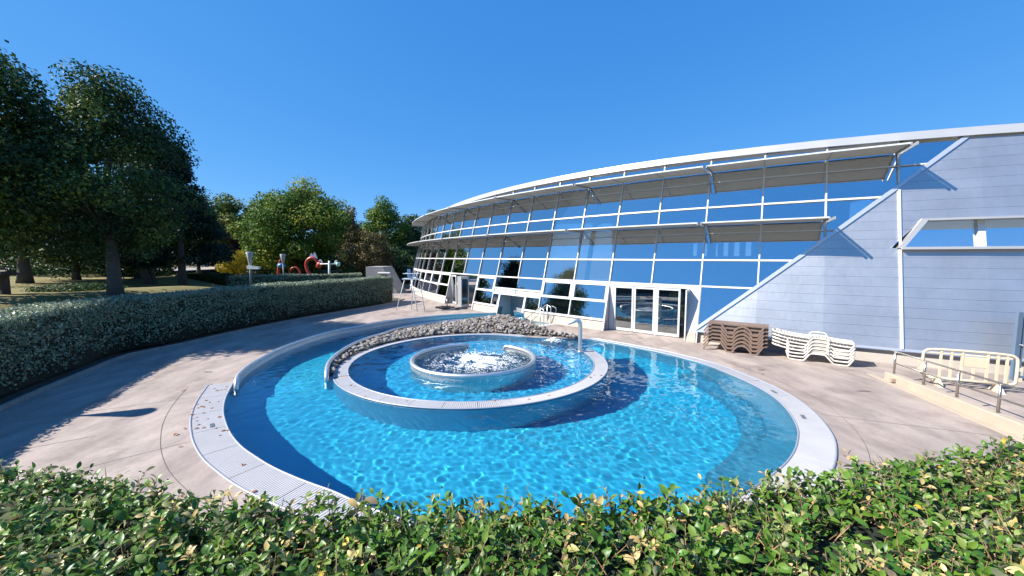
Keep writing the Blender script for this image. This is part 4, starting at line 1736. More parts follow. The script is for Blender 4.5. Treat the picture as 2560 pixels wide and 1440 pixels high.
bf0, bf1 = g(2340, 962), g(2494, 979)
ub = (bf1 - bf0).normalized()
bc = (bf0 + bf1) / 2
bar_ = thing('crowd_barrier', 'cream plastic crowd barrier standing behind the railing', 'barrier', bc, math.atan2(ub.y, ub.x))
HL = .86
mb = MB()
mb.tube(smooth_path([(-HL + .12, 0, .20), (-HL + .03, 0, .24), (-HL, 0, .34), (-HL, 0, .80), (-HL + .04, 0, .91), (-HL + .16, 0, .96), (-.3, 0, .975), (.3, 0, .975), (HL - .16, 0, .96), (HL - .04, 0, .91), (HL, 0, .80),
                     (HL, 0, .34), (HL - .03, 0, .24), (HL - .12, 0, .20)], 4), .035, 8)
mb.tube([(-HL + .11, 0, .20), (HL - .11, 0, .20)], .035, 8)
part(mb, 'outer_frame', 'cream_plastic', bar_, smooth=True)
mb = MB()
mb.tube([(-HL + .1, 0, .87), (HL - .1, 0, .87)], .022, 6)
part(mb, 'top_rail', 'cream_plastic', bar_)
for x in (-.52, -.32, -.12, .34, .52, HL - .18):
    mb = MB()
    mb.bar((x, 0, .21), (x, 0, .95), .045, .04, (0, 1, 0))
    part(mb, 'upright', 'cream_plastic', bar_)
mb = MB()
mb.bar((.10, 0, .21), (.10, 0, .55), .045, .04, (0, 1, 0))
part(mb, 'upright', 'cream_plastic', bar_)
mb = MB()
mb.box((.11, 0, .70), (.46, .025, .26))
part(mb, 'sign_plate', 'cream_plastic', bar_, bevel=.01)
for x in (-.55, .55):
    mb = MB()
    mb.hexa([Vector((x - .05, -.26, 0)), Vector((x + .05, -.26, 0)), Vector((x + .05, .26, 0)), Vector((x - .05, .26, 0))],
            [Vector((x - .03, -.05, .19)), Vector((x + .03, -.05, .19)), Vector((x + .03, .05, .19)), Vector((x - .03, .05, .19))])
    part(mb, 'foot', 'cream_plastic', bar_)
for x, zz in ((-HL - .05, .62), (-HL - .05, .40), (HL + .05, .62), (HL + .05, .36)):
    mb = MB()
    mb.box((x, 0, zz), (.08, .05, .09))
    part(mb, 'coupling_hook', 'cream_plastic', bar_)

gb = g(2532, 950)
gate = thing('steel_gate', 'blue grey steel bar gate against the metal wall', 'gate', gb)
gd = Vector((.93, -.36, 0))
mb = MB()
mb.box(gb + Vector((0, 0, .96)), (.10, .10, 1.92), -.35)
mb.build('gate_post', 'gate_paint', gate)
mb = MB()
for z in (.10, 1.78):
    mb.bar(gb + gd * .1 + Vector((0, 0, z)), gb + gd * 1.6 + Vector((0, 0, z)), .05, .06)
mb.bar(gb + gd * .1 + Vector((0, 0, .1)), gb + gd * .1 + Vector((0, 0, 1.78)), .05, .05, gd.cross(Vector((0, 0, 1))))
mb.build('gate_frame', 'gate_paint', gate)
for k in range(12):
    mb = MB()
    p = gb + gd * (.22 + .115 * k)
    mb.bar(p + Vector((0, 0, .1)), p + Vector((0, 0, 1.78)), .035, .035, gd.cross(Vector((0, 0, 1))))
    mb.build('gate_bar', 'gate_paint', gate)
mb = MB()
mb.tube([gb + gd * .02 + Vector((-.02, -.06, 1.02)), gb + gd * .02 + Vector((-.03, -.14, 1.02)), gb + gd * .14 + Vector((-.03, -.14, 1.02))], .014, 8)
mb.build('gate_handle', 'steel', gate)

# ------------------------------------------------------------------ lifeguard chair on the deck, umbrella base, mat
lc = (g(991, 776) + g(1044, 779.5) + g(1062, 778) + g(1029, 772)) / 4
ch = thing('lifeguard_chair', 'tall aluminium lifeguard chair with blue seat by the end of the long hedge', 'lifeguard chair', lc)
La, Lb, Lc, Ld = g(991, 776), g(1029, 773), g(1044, 780), g(1062, 778)
ht = 2.05
topc = Vector((lc.x, lc.y, ht))
ux = Vector((1, 0, 0))
tl = [topc + Vector((-.45, .0, 0)), topc + Vector((-.05, .35, 0)), topc + Vector((.0, -.25, 0)), topc + Vector((.45, .05, 0))]
for a, b in zip((La, Lb, Lc, Ld), tl):
    mb = MB()
    mb.tube([a, b], .028, 8)
    mb.build('leg', 'pale_metal', ch, smooth=True)
for t in (.22, .42, .62):
    mb = MB()
    mb.tube([Lc.lerp(tl[2], t), Ld.lerp(tl[3], t)], .022, 6)
    mb.build('rung', 'pale_metal', ch)
mb = MB()
mb.box(topc + Vector((0, 0, -.02)), (1.1, .6, .07))
mb.build('platform', 'pale_metal', ch)
mb = MB()
mb.box(topc + Vector((.05, .05, .12)), (.55, .5, .08))
mb.box(topc + Vector((-.20, .1, .36)), (.08, .5, .46))
mb.build('seat', 'blue_seat', ch, bevel=.02)
mb = MB()
mb.tube([topc + Vector((-.5, -.25, .32)), topc + Vector((.45, -.25, .32))], .022, 6)
mb.tube([topc + Vector((-.5, .32, .32)), topc + Vector((.45, .32, .32))], .022, 6)
mb.build('arm_rail', 'pale_metal', ch)

ub_ = g(1112, 770)
um = thing('parasol_base', 'black parasol base of heavy slabs with a short pole near the far doorway', 'parasol base', ub_)
for x, y, s_ in ((-.32, .02, .1), (.32, -.05, -.06), (0, .3, 0), (.0, -.28, .1)):
    mb = MB()
    mb.box(ub_ + Vector((x, y, .045)), (.6, .55, .08), s_)
    mb.build('base_slab', 'black_rubber', um, bevel=.015)
mb = MB()
mb.tube([ub_ + Vector((.15, 0, .05)), ub_ + Vector((.15, 0, .62))], .03, 10)
mb.build('pole_stub', 'steel_dark', um, smooth=True)
mb = MB()
mb.lathe([(.0, .0), (.42, .0), (.42, .04), (.3, .07), (0, .08)], (0, 0, 0), 22)
mt = mb.build('door_mat', 'black_rubber')
mt.location = g(1153, 771.5)
tag(mt, 'small dark round rubber disc lying on the deck by the far doorway', 'rubber disc')

# cream lifeguard chair inside the hall, seen through the glass doors
ic = D(7.42, 0, -1.3)
ich = thing('lifeguard_chair', 'cream wooden lifeguard chair inside the hall behind the glass doors', 'lifeguard chair', ic)
for sx_, sy_ in ((-1, -1), (1, -1), (-1, 1), (1, 1)):
    mb = MB()
    mb.bar(ic + Vector((.42 * sx_, .42 * sy_, 0)), ic + Vector((.24 * sx_, .24 * sy_, 1.25)), .07, .07, (0, 1, 0))
    mb.build('leg', 'wood_cream', ich)
mb = MB()
mb.box(ic + Vector((0, 0, 1.25)), (.62, .62, .06))
mb.build('seat', 'wood_cream', ich)
mb = MB()
mb.box(ic + Vector((.0, .28, 1.58)), (.6, .05, .5))
mb.build('backrest', 'wood_cream', ich)
for sx_ in (-1, 1):
    mb = MB()
    mb.bar(ic + Vector((.3 * sx_, -.3, 1.52)), ic + Vector((.3 * sx_, .3, 1.52)), .07, .04)
    mb.build('arm_rest', 'wood_cream', ich)
for z in (.4, .8):
    mb = MB()
    mb.bar(ic + Vector((-.36, -.36 + z * .1, z)), ic + Vector((.36, -.36 + z * .1, z)), .04, .07)
    mb.build('rung', 'wood_cream', ich)

# ------------------------------------------------------------------ lamps, play area, grey block
def street_lamp(label, px, Y, ztop, hw=.27, box=False):
    d = at_depth(px, 640, Y)
    zg = ground_z(d.x, d.y)
    root = thing('street_lamp', label, 'street lamp', (d.x, d.y, zg), group='funnel shaped garden lamps')
    B = Vector((d.x, d.y, 0))
    mb_ = MB()
    mb_.tube([B + Vector((0, 0, zg - .1)), B + Vector((0, 0, ztop - .75))], .055, 10)
    mb_.build('pole', 'lamp_grey', root, smooth=True)
    mb_ = MB()
    mb_.lathe([(.04, ztop - .9), (.07, ztop - .78), (hw * .55, ztop - .45), (hw, ztop), (hw * .9, ztop + .02), (0, ztop + .03)], B, 20)
    mb_.build('lamp_shade', 'lamp_glass', root, smooth=True)
    if box:
        mb_ = MB()
        mb_.box(B + Vector((.05, -.05, ztop - .92)), (.32, .2, .22))
        mb_.box(B + Vector((.42, -.05, ztop - .95)), (.38, .22, .17))
        mb_.build('loudspeaker', 'pale_metal', root)
    return root


street_lamp('tall funnel lamp with a grey loudspeaker box behind the long hedge', 624, 24, 3.68, .21, True)
street_lamp('funnel lamp in front of the red serpent water play', 707, 33, 3.62, .23)
street_lamp('small distant lamp left of the hall', 950, 44, 3.3, .2)
pL_ = g(310, 1033)
qL = pL_ + SUN_AZ * (3.7 / math.tan(SUN_EL))
street_lamp('funnel lamp at the left whose shadow falls on the deck', 1280 + qL.x / qL.y * FPX, qL.y, 3.95, .26)


def serpent():
    Y = 38.
    b = at_depth(750, 690, Y)
    zg = ground_z(b.x, b.y)
    root = thing('water_play', 'red serpent water play with hoops rising behind the hedges', 'water play', (b.x, b.y, zg))
    def W(px, py):
        return at_depth(px, py, Y)
    mb_ = MB()
    mb_.tube(smooth_path([W(782, 712), W(777, 690), W(768, 674), W(766, 658), W(772, 648), W(782, 645), W(791, 651), W(796, 660)], 6), [.17] * 7 + [.16] * 30 + [.15] * 6, 12)
    mb_.build('neck', 'red_paint', root, smooth=True)
    hc = W(799, 662)
    mb_ = MB()
    mb_.lathe([(0, -.42), (.15, -.38), (.25, -.15), (.29, .08), (.22, .28), (0, .34)], (0, 0, 0), 14)
    h_ = mb_.build('head', 'red_paint', None, smooth=True)
    h_.parent = root
    h_.location = hc - Vector((b.x, b.y, zg))
    h_.rotation_euler = (0, .75, 0)
    for px_, py_ in ((778, 642), (786, 640)):
        mb_ = MB()
        c = W(px_, py_)
        mb_.hexa([c + Vector((-.25, -.04, -.2)), c + Vector((.3, -.04, -.25)), c + Vector((.3, .04, -.25)), c + Vector((-.25, .04, -.2))],
                 [c + Vector((-.02, -.02, .35)), c + Vector((.1, -.02, .33)), c + Vector((.1, .02, .33)), c + Vector((-.02, .02, .35))])
        mb_.build('fin', mat('fin_grey', (.35, .40, .52), .5), root)
    mb_ = MB()
    mb_.tube(smooth_path([W(722, 705), W(723, 684), W(728, 673), W(737, 668), W(746, 673), W(751, 684), W(752, 705)], 5), .10, 10)
    mb_.build('hump', 'red_paint', root, smooth=True)
    mb_ = MB()
    mb_.tube(smooth_path([W(694, 712), W(696, 680), W(699, 660), W(703, 650), W(710, 655)], 5), .14, 10)
    mb_.build('tail', 'red_paint', root, smooth=True)
    mb_ = MB()
    c = W(704, 664)
    mb_.lathe([(0, -.28), (.28, -.22), (.42, 0), (.28, .2), (0, .26)], c, 14)
    mb_.build('tail_pod', 'blue_paint', root, smooth=True)
    return root


serpent()


def bucket_post():
    Y = 36.
    W = lambda px, py: at_depth(px, py, Y)
    b = W(822, 700)
    zg = ground_z(b.x, b.y)
    root = thing('bucket_post', 'white post with side arms and a mint tipping bucket in the play area', 'water play', (b.x, b.y, zg))
    mb_ = MB()
    mb_.tube([(b.x, b.y, zg - .1), W(823, 652)], .09, 10)
    mb_.build('post', 'pale_metal', root, smooth=True)
    mb_ = MB()
    mb_.tube([W(800, 660), W(846, 660)], .06, 8)
    mb_.build('cross_arm', 'pale_metal', root, smooth=True)
    for a in (((807, 660), (803, 651), (798, 652)), ((836, 660), (839, 652), (843, 653))):
        mb_ = MB()
        mb_.tube(smooth_path([W(*q) for q in a], 4), .05, 6)
        mb_.build('water_pipe', 'pale_metal', root)
    mb_ = MB()
    mb_.lathe([(.14, -.38), (.21, .02), (.18, .02), (.12, -.34)], W(845, 656), 14)
    mb_.build('bucket', 'mint_plastic', root, smooth=True)
    return root


bucket_post()
p = at_depth(915, 700, 36)
q = at_depth(970, 700, 36)
blk = thing('concrete_block', 'grey weathered concrete slide block beyond the end of the hedge', 'concrete block', ((p.x + q.x) / 2, 36, 0))
zt = at_depth(940, 667, 36).z
mb = MB()
a, b, c, d = Vector((p.x, 36, -.1)), Vector((q.x + .9, 36, -.1)), Vector((q.x + .9, 39, -.1)), Vector((p.x, 39, -.1))
e = [Vector((p.x, 36, zt)), Vector((q.x - .5, 36, zt)), Vector((q.x - .5, 39, zt)), Vector((p.x, 39, zt))]
mb.hexa([a, b, c, d], e)
mb.build('block_body', 'concrete_grey', blk)
mb = MB()
mb.tube([at_depth(945, 683, 35.9), at_depth(975, 683, 35.9)], .09, 8)
mb.build('white_pipe', 'white_paint', blk)

# little notice hut at the left edge, meadow with track, fence posts
hp = at_depth(4, 735, 16)
zg = ground_z(hp.x, hp.y)
hut = thing('notice_hut', 'small dark roofed hut with white board at the left edge', 'hut', (hp.x, hp.y, zg))
mb = MB()
mb.box((hp.x, hp.y, zg + .45), (.42, .3, .95))
mb.build('hut_body', mat('dark_wood', (.06, .045, .035), .8), hut)
mb = MB()
zr = at_depth(4, 682, 16).z
mb.box((hp.x - .02, hp.y - .16, (zg + zr) / 2 + .1), (.34, .02, .55))
mb.build('white_board', 'white_cheek', hut)
mb = MB()
mb.hexa([Vector((hp.x - .5, hp.y - .4, zr - .1)), Vector((hp.x + .45, hp.y - .4, zr - .1)), Vector((hp.x + .45, hp.y + .4, zr - .1)), Vector((hp.x - .5, hp.y + .4, zr - .1))],
        [Vector((hp.x - .5, hp.y - .03, zr + .12)), Vector((hp.x + .4, hp.y - .03, zr + .12)), Vector((hp.x + .4, hp.y + .03, zr + .12)), Vector((hp.x - .5, hp.y + .03, zr + .12))])
mb.build('hut_roof', 'dark_wood', hut)
mb = MB()
mb.add([(-130, 46, 2.0), (-40, 46, 1.75), (-40, 52, 1.75), (-130, 52, 2.0)], [(0, 1, 2, 3)])
o_ = mb.build('path', 'asphalt')
tag(o_, kind='structure')
mb = MB()
mb.add([(-300, 53, 1.9), (-34, 53, 1.75), (-34, 90, 4.0), (-300, 90, 4.0)], [(0, 1, 2, 3)])
o_ = mb.build('meadow', mat('meadow', (.34, .27, .18), .95, color2=(.42, .33, .24), vscale=1.5))
tag(o_, kind='structure')
for k, x in enumerate((-66, -61, -56, -51)):
    p = Vector((x, 45, ground_z(x, 45)))
    mb = MB()
    mb.tube([p, p + Vector((0, 0, 2.6))], .05, 6)
    o_ = mb.build('fence_post', 'lamp_grey')
    tag(o_, ('leftmost', 'second', 'third', 'rightmost')[k] + ' thin dark fence post along the far track', 'fence post', 'fence posts along the far track')

# ------------------------------------------------------------------ foliage
def scatter_leaves(P, N, size, aspect, rng_, jitter=.7, blade=None, droop=0.):
    """leaves at points P roughly facing N; returns V, F, shade"""
    n_ = len(P)
    D_ = rng_.normal(size=(n_, 3)) * jitter + N
    D_ /= np.linalg.norm(D_, axis=1)[:, None] + 1e-9
    T = rng_.normal(size=(n_, 3))
    T[:, 2] -= droop
    T -= (T * D_).sum(1)[:, None] * D_
    T /= np.linalg.norm(T, axis=1)[:, None] + 1e-9
    B = np.cross(D_, T)
    if blade is None:
        bv = np.array([(0, 0, 0), (.45, -.5 * aspect, .06), (1, 0, -.05), (.45, .5 * aspect, .06)])
        bf = np.array([(0, 1, 2, 3)])
    else:
        bv, bf = blade
    S = size[:, None, None] if isinstance(size, np.ndarray) else size
    V = P[:, None, :] + S * (bv[None, :, 0:1] * T[:, None, :] + bv[None, :, 1:2] * B[:, None, :] + bv[None, :, 2:3] * D_[:, None, :])
    Fq = bf[None] + (np.arange(n_) * len(bv))[:, None, None]
    sh = np.repeat(rng_.uniform(0, 1, n_), len(bv))
    return V.reshape(-1, 3), Fq.reshape(-1, bf.shape[1]), sh


leaf_mat('leaf_dark', [(0, (0.028, 0.066, 0.031)), (.5, (0.046, 0.110, 0.042)), (.85, (0.103, 0.187, 0.042)), (1, (0.230, 0.286, 0.057))], trans=.22)
leaf_mat('leaf_maple', [(0, (0.059, 0.127, 0.025)), (.45, (0.106, 0.216, 0.029)), (.8, (0.225, 0.316, 0.041)), (1, (0.450, 0.455, 0.062))], trans=.28)
leaf_mat('leaf_light', [(0, (0.099, 0.165, 0.035)), (.5, (0.187, 0.253, 0.048)), (1, (0.352, 0.374, 0.088))], trans=.3)
leaf_mat('leaf_conifer', [(0, (0.007, 0.022, 0.014)), (1, (0.017, 0.041, 0.022))], trans=.05)
leaf_mat('leaf_purple', [(0, (0.078, 0.021, 0.036)), (.6, (0.182, 0.047, 0.078)), (1, (0.338, 0.104, 0.130))], trans=.2)
leaf_mat('leaf_yellow', [(0, (0.196, 0.235, 0.025)), (.4, (0.588, 0.451, 0.034)), (1, (0.850, 0.666, 0.050))], trans=.25)
leaf_mat('leaf_bush', [(0, (0.066, 0.132, 0.026)), (1, (0.154, 0.242, 0.044))], trans=.2)
leaf_mat('leaf_brown', [(0, (0.108, 0.099, 0.045)), (.5, (0.216, 0.171, 0.072)), (1, (0.360, 0.270, 0.108))], trans=.2)
leaf_mat('hedge_leaf', [(0, (0.126, 0.200, 0.115)), (.45, (0.252, 0.343, 0.195)), (.8, (0.476, 0.543, 0.333)), (1, (0.770, 0.785, 0.528))], under=(.42, .45, .38), trans=.12, rough=.36)
leaf_mat('near_leaf', [(0, (0.048, 0.125, 0.016)), (.35, (0.091, 0.226, 0.024)), (.62, (0.181, 0.314, 0.036)), (.80, (0.333, 0.402, 0.118)), (.90, (0.816, 0.553, 0.237)), (.96, (0.850, 0.678, 0.297)), (1, (0.850, 0.605, 0.076))],
         under=(.33, .34, .20), trans=.20, rough=.42, spec=.4)
leaf_mat('near_leaf_tan', [(0, (.28, .20, .11)), (1, (.42, .33, .20))], trans=.2)
leaf_mat('near_leaf_yellow', [(0, (.50, .38, .05)), (1, (.62, .50, .08))], trans=.25)
mat('twig', (.28, .16, .085), .8, var=.3, vscale=20)


def tree(name, label, px, Y, ytop, halfw, ybot, m, n_leaf, leaf, seed, trunk_r=.22, bark='bark', kind='round', zbase=None, lean=0., stems=1, group='trees behind the hedges', xoff=0.):
    """crown given by its picture extent at depth Y: centre px, top and bottom rows, half width in px"""
    r = np.random.default_rng(seed)
    k = Y / FPX
    x0 = (px - 1280) * k
    zt = CAM_H + (HOR - ytop) * k
    zb = CAM_H + (HOR - ybot) * k
    zg_ = ground_z(x0, Y) if zbase is None else zbase
    hw = halfw * k
    root = thing(name, label, 'tree', (x0, Y, zg_), group=group)
    cz, hz = (zt + zb) / 2, (zt - zb) / 2
    # clump centres
    if kind == 'cone':
        nc = int(90)
        t = r.uniform(0, 1, nc) ** .8
        rad = hw * (1 - t) * .95 + .15
        a = r.uniform(0, 2 * math.pi, nc)
        q = np.sqrt(r.uniform(.25, 1, nc))
        C = np.stack([x0 + rad * q * np.cos(a), Y + rad * q * np.sin(a), zb + (zt - zb) * t], 1)
        cr = .16 * hw + .25 * (1 - t) * hw * .6
        cs = np.stack([cr * 1.3, cr * 1.3, cr * .55], 1)
    else:
        nc = int(46 + 26 * min(2.0, hw * hz / 8))
        u = r.normal(size=(nc, 3))
        u /= np.linalg.norm(u, axis=1)[:, None]
        q = r.uniform(.30, 1, nc) ** .6
        tap = 1 - .28 * np.maximum(0, u[:, 2]) + (0 if kind == 'round' else 0)
        C = np.stack([x0 + hw * .93 * u[:, 0] * q * tap, Y + hw * .9 * u[:, 1] * q * tap, cz + hz * .96 * u[:, 2] * q], 1)
        cr = (.15 + .13 * r.uniform(0, 1, nc)) * min(hw, hz) + .12
        cs = np.stack([cr * 1.15, cr * 1.15, cr * .85], 1)
    # leaves: on and in the clumps
    wts = (cr ** 2) / (cr ** 2).sum()
    pick = r.choice(nc, n_leaf, p=wts)
    d = r.normal(size=(n_leaf, 3))
    d /= np.linalg.norm(d, axis=1)[:, None]
    rad = r.uniform(.25, 1.08, n_leaf) ** .55
    P = C[pick] + d * cs[pick] * rad[:, None]
    stray = r.random(n_leaf) < .05
    P[stray] += np.clip(r.normal(size=(stray.sum(), 3)), -1.5, 1.5) * .22 * cr[pick[stray], None]
    lf_s = leaf * r.uniform(.65, 1.3, n_leaf)
    up = np.array([0, 0, .35])
    V, Fq, sh = scatter_leaves(P, d * .8 + up, lf_s, .62, r, .55, droop=.5)
    tone = r.normal(0, .24, nc)
    sh = np.clip(sh * .75 + .12 + np.repeat(tone[pick], 4), 0, 1)
    o2 = bpy.data.objects.new('crown', np_mesh('crown', V, Fq, m, shade=sh))
    col.objects.link(o2)
    o2.parent = root
    o2.matrix_parent_inverse = Matrix.Translation(-root.location)
    # trunk(s) and limbs
    ztr = zb + (zt - zb) * (.9 if kind == 'cone' else .55)
    mb_ = MB()
    for s_ in range(stems):
        a = r.uniform(0, 6.28)
        off = Vector((math.cos(a), math.sin(a), 0)) * (.0 if stems == 1 else trunk_r * 1.4)
        base = Vector((x0, Y, zg_ - .15)) + off
        top_ = Vector((x0 + lean, Y, ztr)) + off * (6 if stems > 1 else 1)
        pts = [base.lerp(top_, t) + Vector((r.normal(0, .10) * t, r.normal(0, .10) * t, 0)) for t in np.linspace(0, 1, 8)]
        pts[0] = base
        mb_.tube(pts, [trunk_r * (1.35 if i == 0 else 1.05 - .75 * i / 7) for i in range(8)], 10)
    mb_.build('trunk', bark, root, smooth=True)
    mb_ = MB()
    nl = 14 if kind != 'cone' else 0
    for j in range(nl):
        c = Vector(C[r.integers(nc)])
        t = r.uniform(.30, .95)
        s0 = Vector((x0 + lean * t, Y, zg_)).lerp(Vector((x0 + lean, Y, ztr)), t)
        if s0.z > c.z:
            s0.z = max(zg_ + .8, c.z - .6)
        mid = s0.lerp(c, .5) + Vector((0, 0, .25))
        rr_ = trunk_r * (.42 - .25 * t)
        mb_.tube(smooth_path([s0, mid, c], 3), [rr_ * (1 - .8 * i / 6) for i in range(7)], 6)
    if nl:
        mb_.build('limbs', bark, root, smooth=True)
    return root


# left: the big dark trees behind the long hedge
tree('broadleaf_tree', 'huge dark tree cut by the left edge of the picture', -70, 15, 66, 250, 640, 'leaf_dark', 36000, .17, 11, .26, stems=1)
tree('broadleaf_tree', 'large dark tree with straight trunk right behind the long hedge', 285, 16.5, 204, 165, 650, 'leaf_dark', 36000, .135, 12, .25, zbase=1.6)
tree('broadleaf_tree', 'low dark tree on the lawn beside the notice hut', 60, 23, 340, 170, 660, 'leaf_dark', 24000, .16, 13, .30)
tree('broadleaf_tree', 'dark multi stemmed tree between the big trunk and the conifer', 385, 27, 320, 115, 655, 'leaf_dark', 22000, .16, 14, .20, stems=3)
tree('conifer', 'blackish pointed conifer at the right end of the dark tree group', 455, 27, 385, 100, 665, 'leaf_conifer', 26000, .20, 15, .24, kind='cone')
tree('broadleaf_tree', 'dark tree with thin trunk right of the conifer', 498, 33, 480, 58, 668, 'leaf_dark', 14000, .20, 16, .16)
tree('broadleaf_tree', 'shrubby dark tree filling the gap left of the big trunk', 190, 27, 430, 140, 690, 'leaf_dark', 22000, .18, 17, .2)
tree('broadleaf_tree', 'shrubby dark tree right of the big trunk', 345, 29, 480, 110, 695, 'leaf_dark', 16000, .19, 18, .18)
# middle distance
tree('broadleaf_tree', 'light green rounded tree left of the big maple', 578, 47, 488, 66, 690, 'leaf_light', 16000, .30, 21, .2)
tree('broadleaf_tree', 'green tree peeping between light tree and big maple', 660, 50, 498, 58, 690, 'leaf_light', 14000, .30, 22, .2)
tree('broadleaf_tree', 'small purple leaved tree in front of the light green tree', 592, 46, 545, 42, 690, 'leaf_purple', 9000, .24, 23, .15)
tree('maple_tree', 'big dense maple behind the red serpent water play', 752, 44, 452, 140, 690, 'leaf_maple', 42000, .27, 24, .35)
tree('broadleaf_tree', 'pale thin tree right behind the big maple', 872, 58, 515, 45, 690, 'leaf_brown', 7000, .30, 25, .2, bark='bark_pale')
tree('broadleaf_tree', 'olive green tree with rounded top left of the hall', 965, 54, 498, 60, 690, 'leaf_maple', 16000, .28, 26, .25)
tree('broadleaf_tree', 'brownish wispy shrub tree in front of the olive tree', 930, 42, 575, 50, 690, 'leaf_brown', 7500, .20, 27, .10, bark='bark_pale', stems=4)
tree('broadleaf_tree', 'dark rusty tree at the far end of the hall', 1030, 60, 530, 45, 700, 'leaf_dark', 12000, .30, 28, .22)
tree('broadleaf_tree', 'dark tree between maple and hall in the background', 905, 62, 560, 70, 700, 'leaf_dark', 13000, .32, 29, .22)
tree('broadleaf_tree', 'tree top just showing over the far end of the hall', 1085, 66, 522, 45, 690, 'leaf_dark', 10000, .30, 30, .22)
tree('broadleaf_tree', 'dark background tree behind the yellow bush', 640, 62, 560, 95, 700, 'leaf_dark', 16000, .32, 31, .22)
tree('broadleaf_tree', 'dark background tree left of the conifer', 410, 60, 540, 130, 690, 'leaf_dark', 16000, .30, 32, .22)


def bush(name, label, px, Y, ytop, halfw, ybot, m, n_leaf, leaf, seed, cat='bush'):
    r = np.random.default_rng(seed)
    k = Y / FPX
    c = np.array([(px - 1280) * k, Y, CAM_H + (HOR - (ytop + ybot) / 2) * k])
    s_ = np.array([halfw * k, halfw * k, (ybot - ytop) / 2 * k])
    zg_ = ground_z(c[0], Y)
    root = thing(name, label, cat, (c[0], Y, zg_))
    d = r.normal(size=(n_leaf, 3))
    d /= np.linalg.norm(d, axis=1)[:, None]
    lump = 1 + .16 * np.sin(d[:, 0] * 9 + seed) * np.sin(d[:, 2] * 8 + d[:, 1] * 7)
    P = c + d * s_ * (r.uniform(.6, 1.05, n_leaf) ** .6 * lump)[:, None]
    V, Fq, sh = scatter_leaves(P, d + np.array([0, 0, .3]), leaf * r.uniform(.6, 1.3, n_leaf), .6, r, .6)
    o2 = bpy.data.objects.new('foliage', np_mesh('foliage', V, Fq, m, shade=sh))
    col.objects.link(o2)
    o2.parent = root
    o2.matrix_parent_inverse = Matrix.Translation(-root.location)
    mb_ = MB()
    mb_.tube([(c[0], Y, zg_ - .1), (c[0], Y, max(zg_ + .2, c[2]))], .06, 6)
    mb_.build('stem', 'bark', root)
    return root


tree('broadleaf_tree', 'dark tree right of the olive tree beside the hall', 1005, 56, 560, 50, 700, 'leaf_dark', 12000, .30, 33, .22)
tree('broadleaf_tree', 'green tree right behind the grey block', 850, 66, 545, 70, 700, 'leaf_maple', 14000, .32, 34, .22)
bush('yellow_bush', 'round bush with bright yellow flowering top beside the lamp', 584, 38, 626, 36, 690, 'leaf_yellow', 5000, .16, 41)
bush('clipped_bush', 'small bright green clipped bush right of the bucket post', 871, 44, 671, 15, 690, 'leaf_bush', 2500, .14, 42)
bush('low_shrub', 'low dark shrub on the lawn left of the big trunk', 190, 18.5, 712, 80, 735, 'leaf_dark', 5000, .10, 43)
bush('low_shrub', 'dark spreading shrub mass under the trees at left', 130, 33, 560, 130, 712, 'leaf_dark', 14000, .20, 44)
bush('low_shrub', 'dark shrub mass behind the big trunk', 340, 34, 560, 92, 715, 'leaf_dark', 14000, .20, 45)
bush('low_shrub', 'dark shrub mass under the maple', 740, 50, 610, 120, 700, 'leaf_dark', 14000, .26, 46)
bush('low_shrub', 'dark shrub mass left of the hall', 960, 52, 610, 90, 705, 'leaf_dark', 12000, .26, 47)


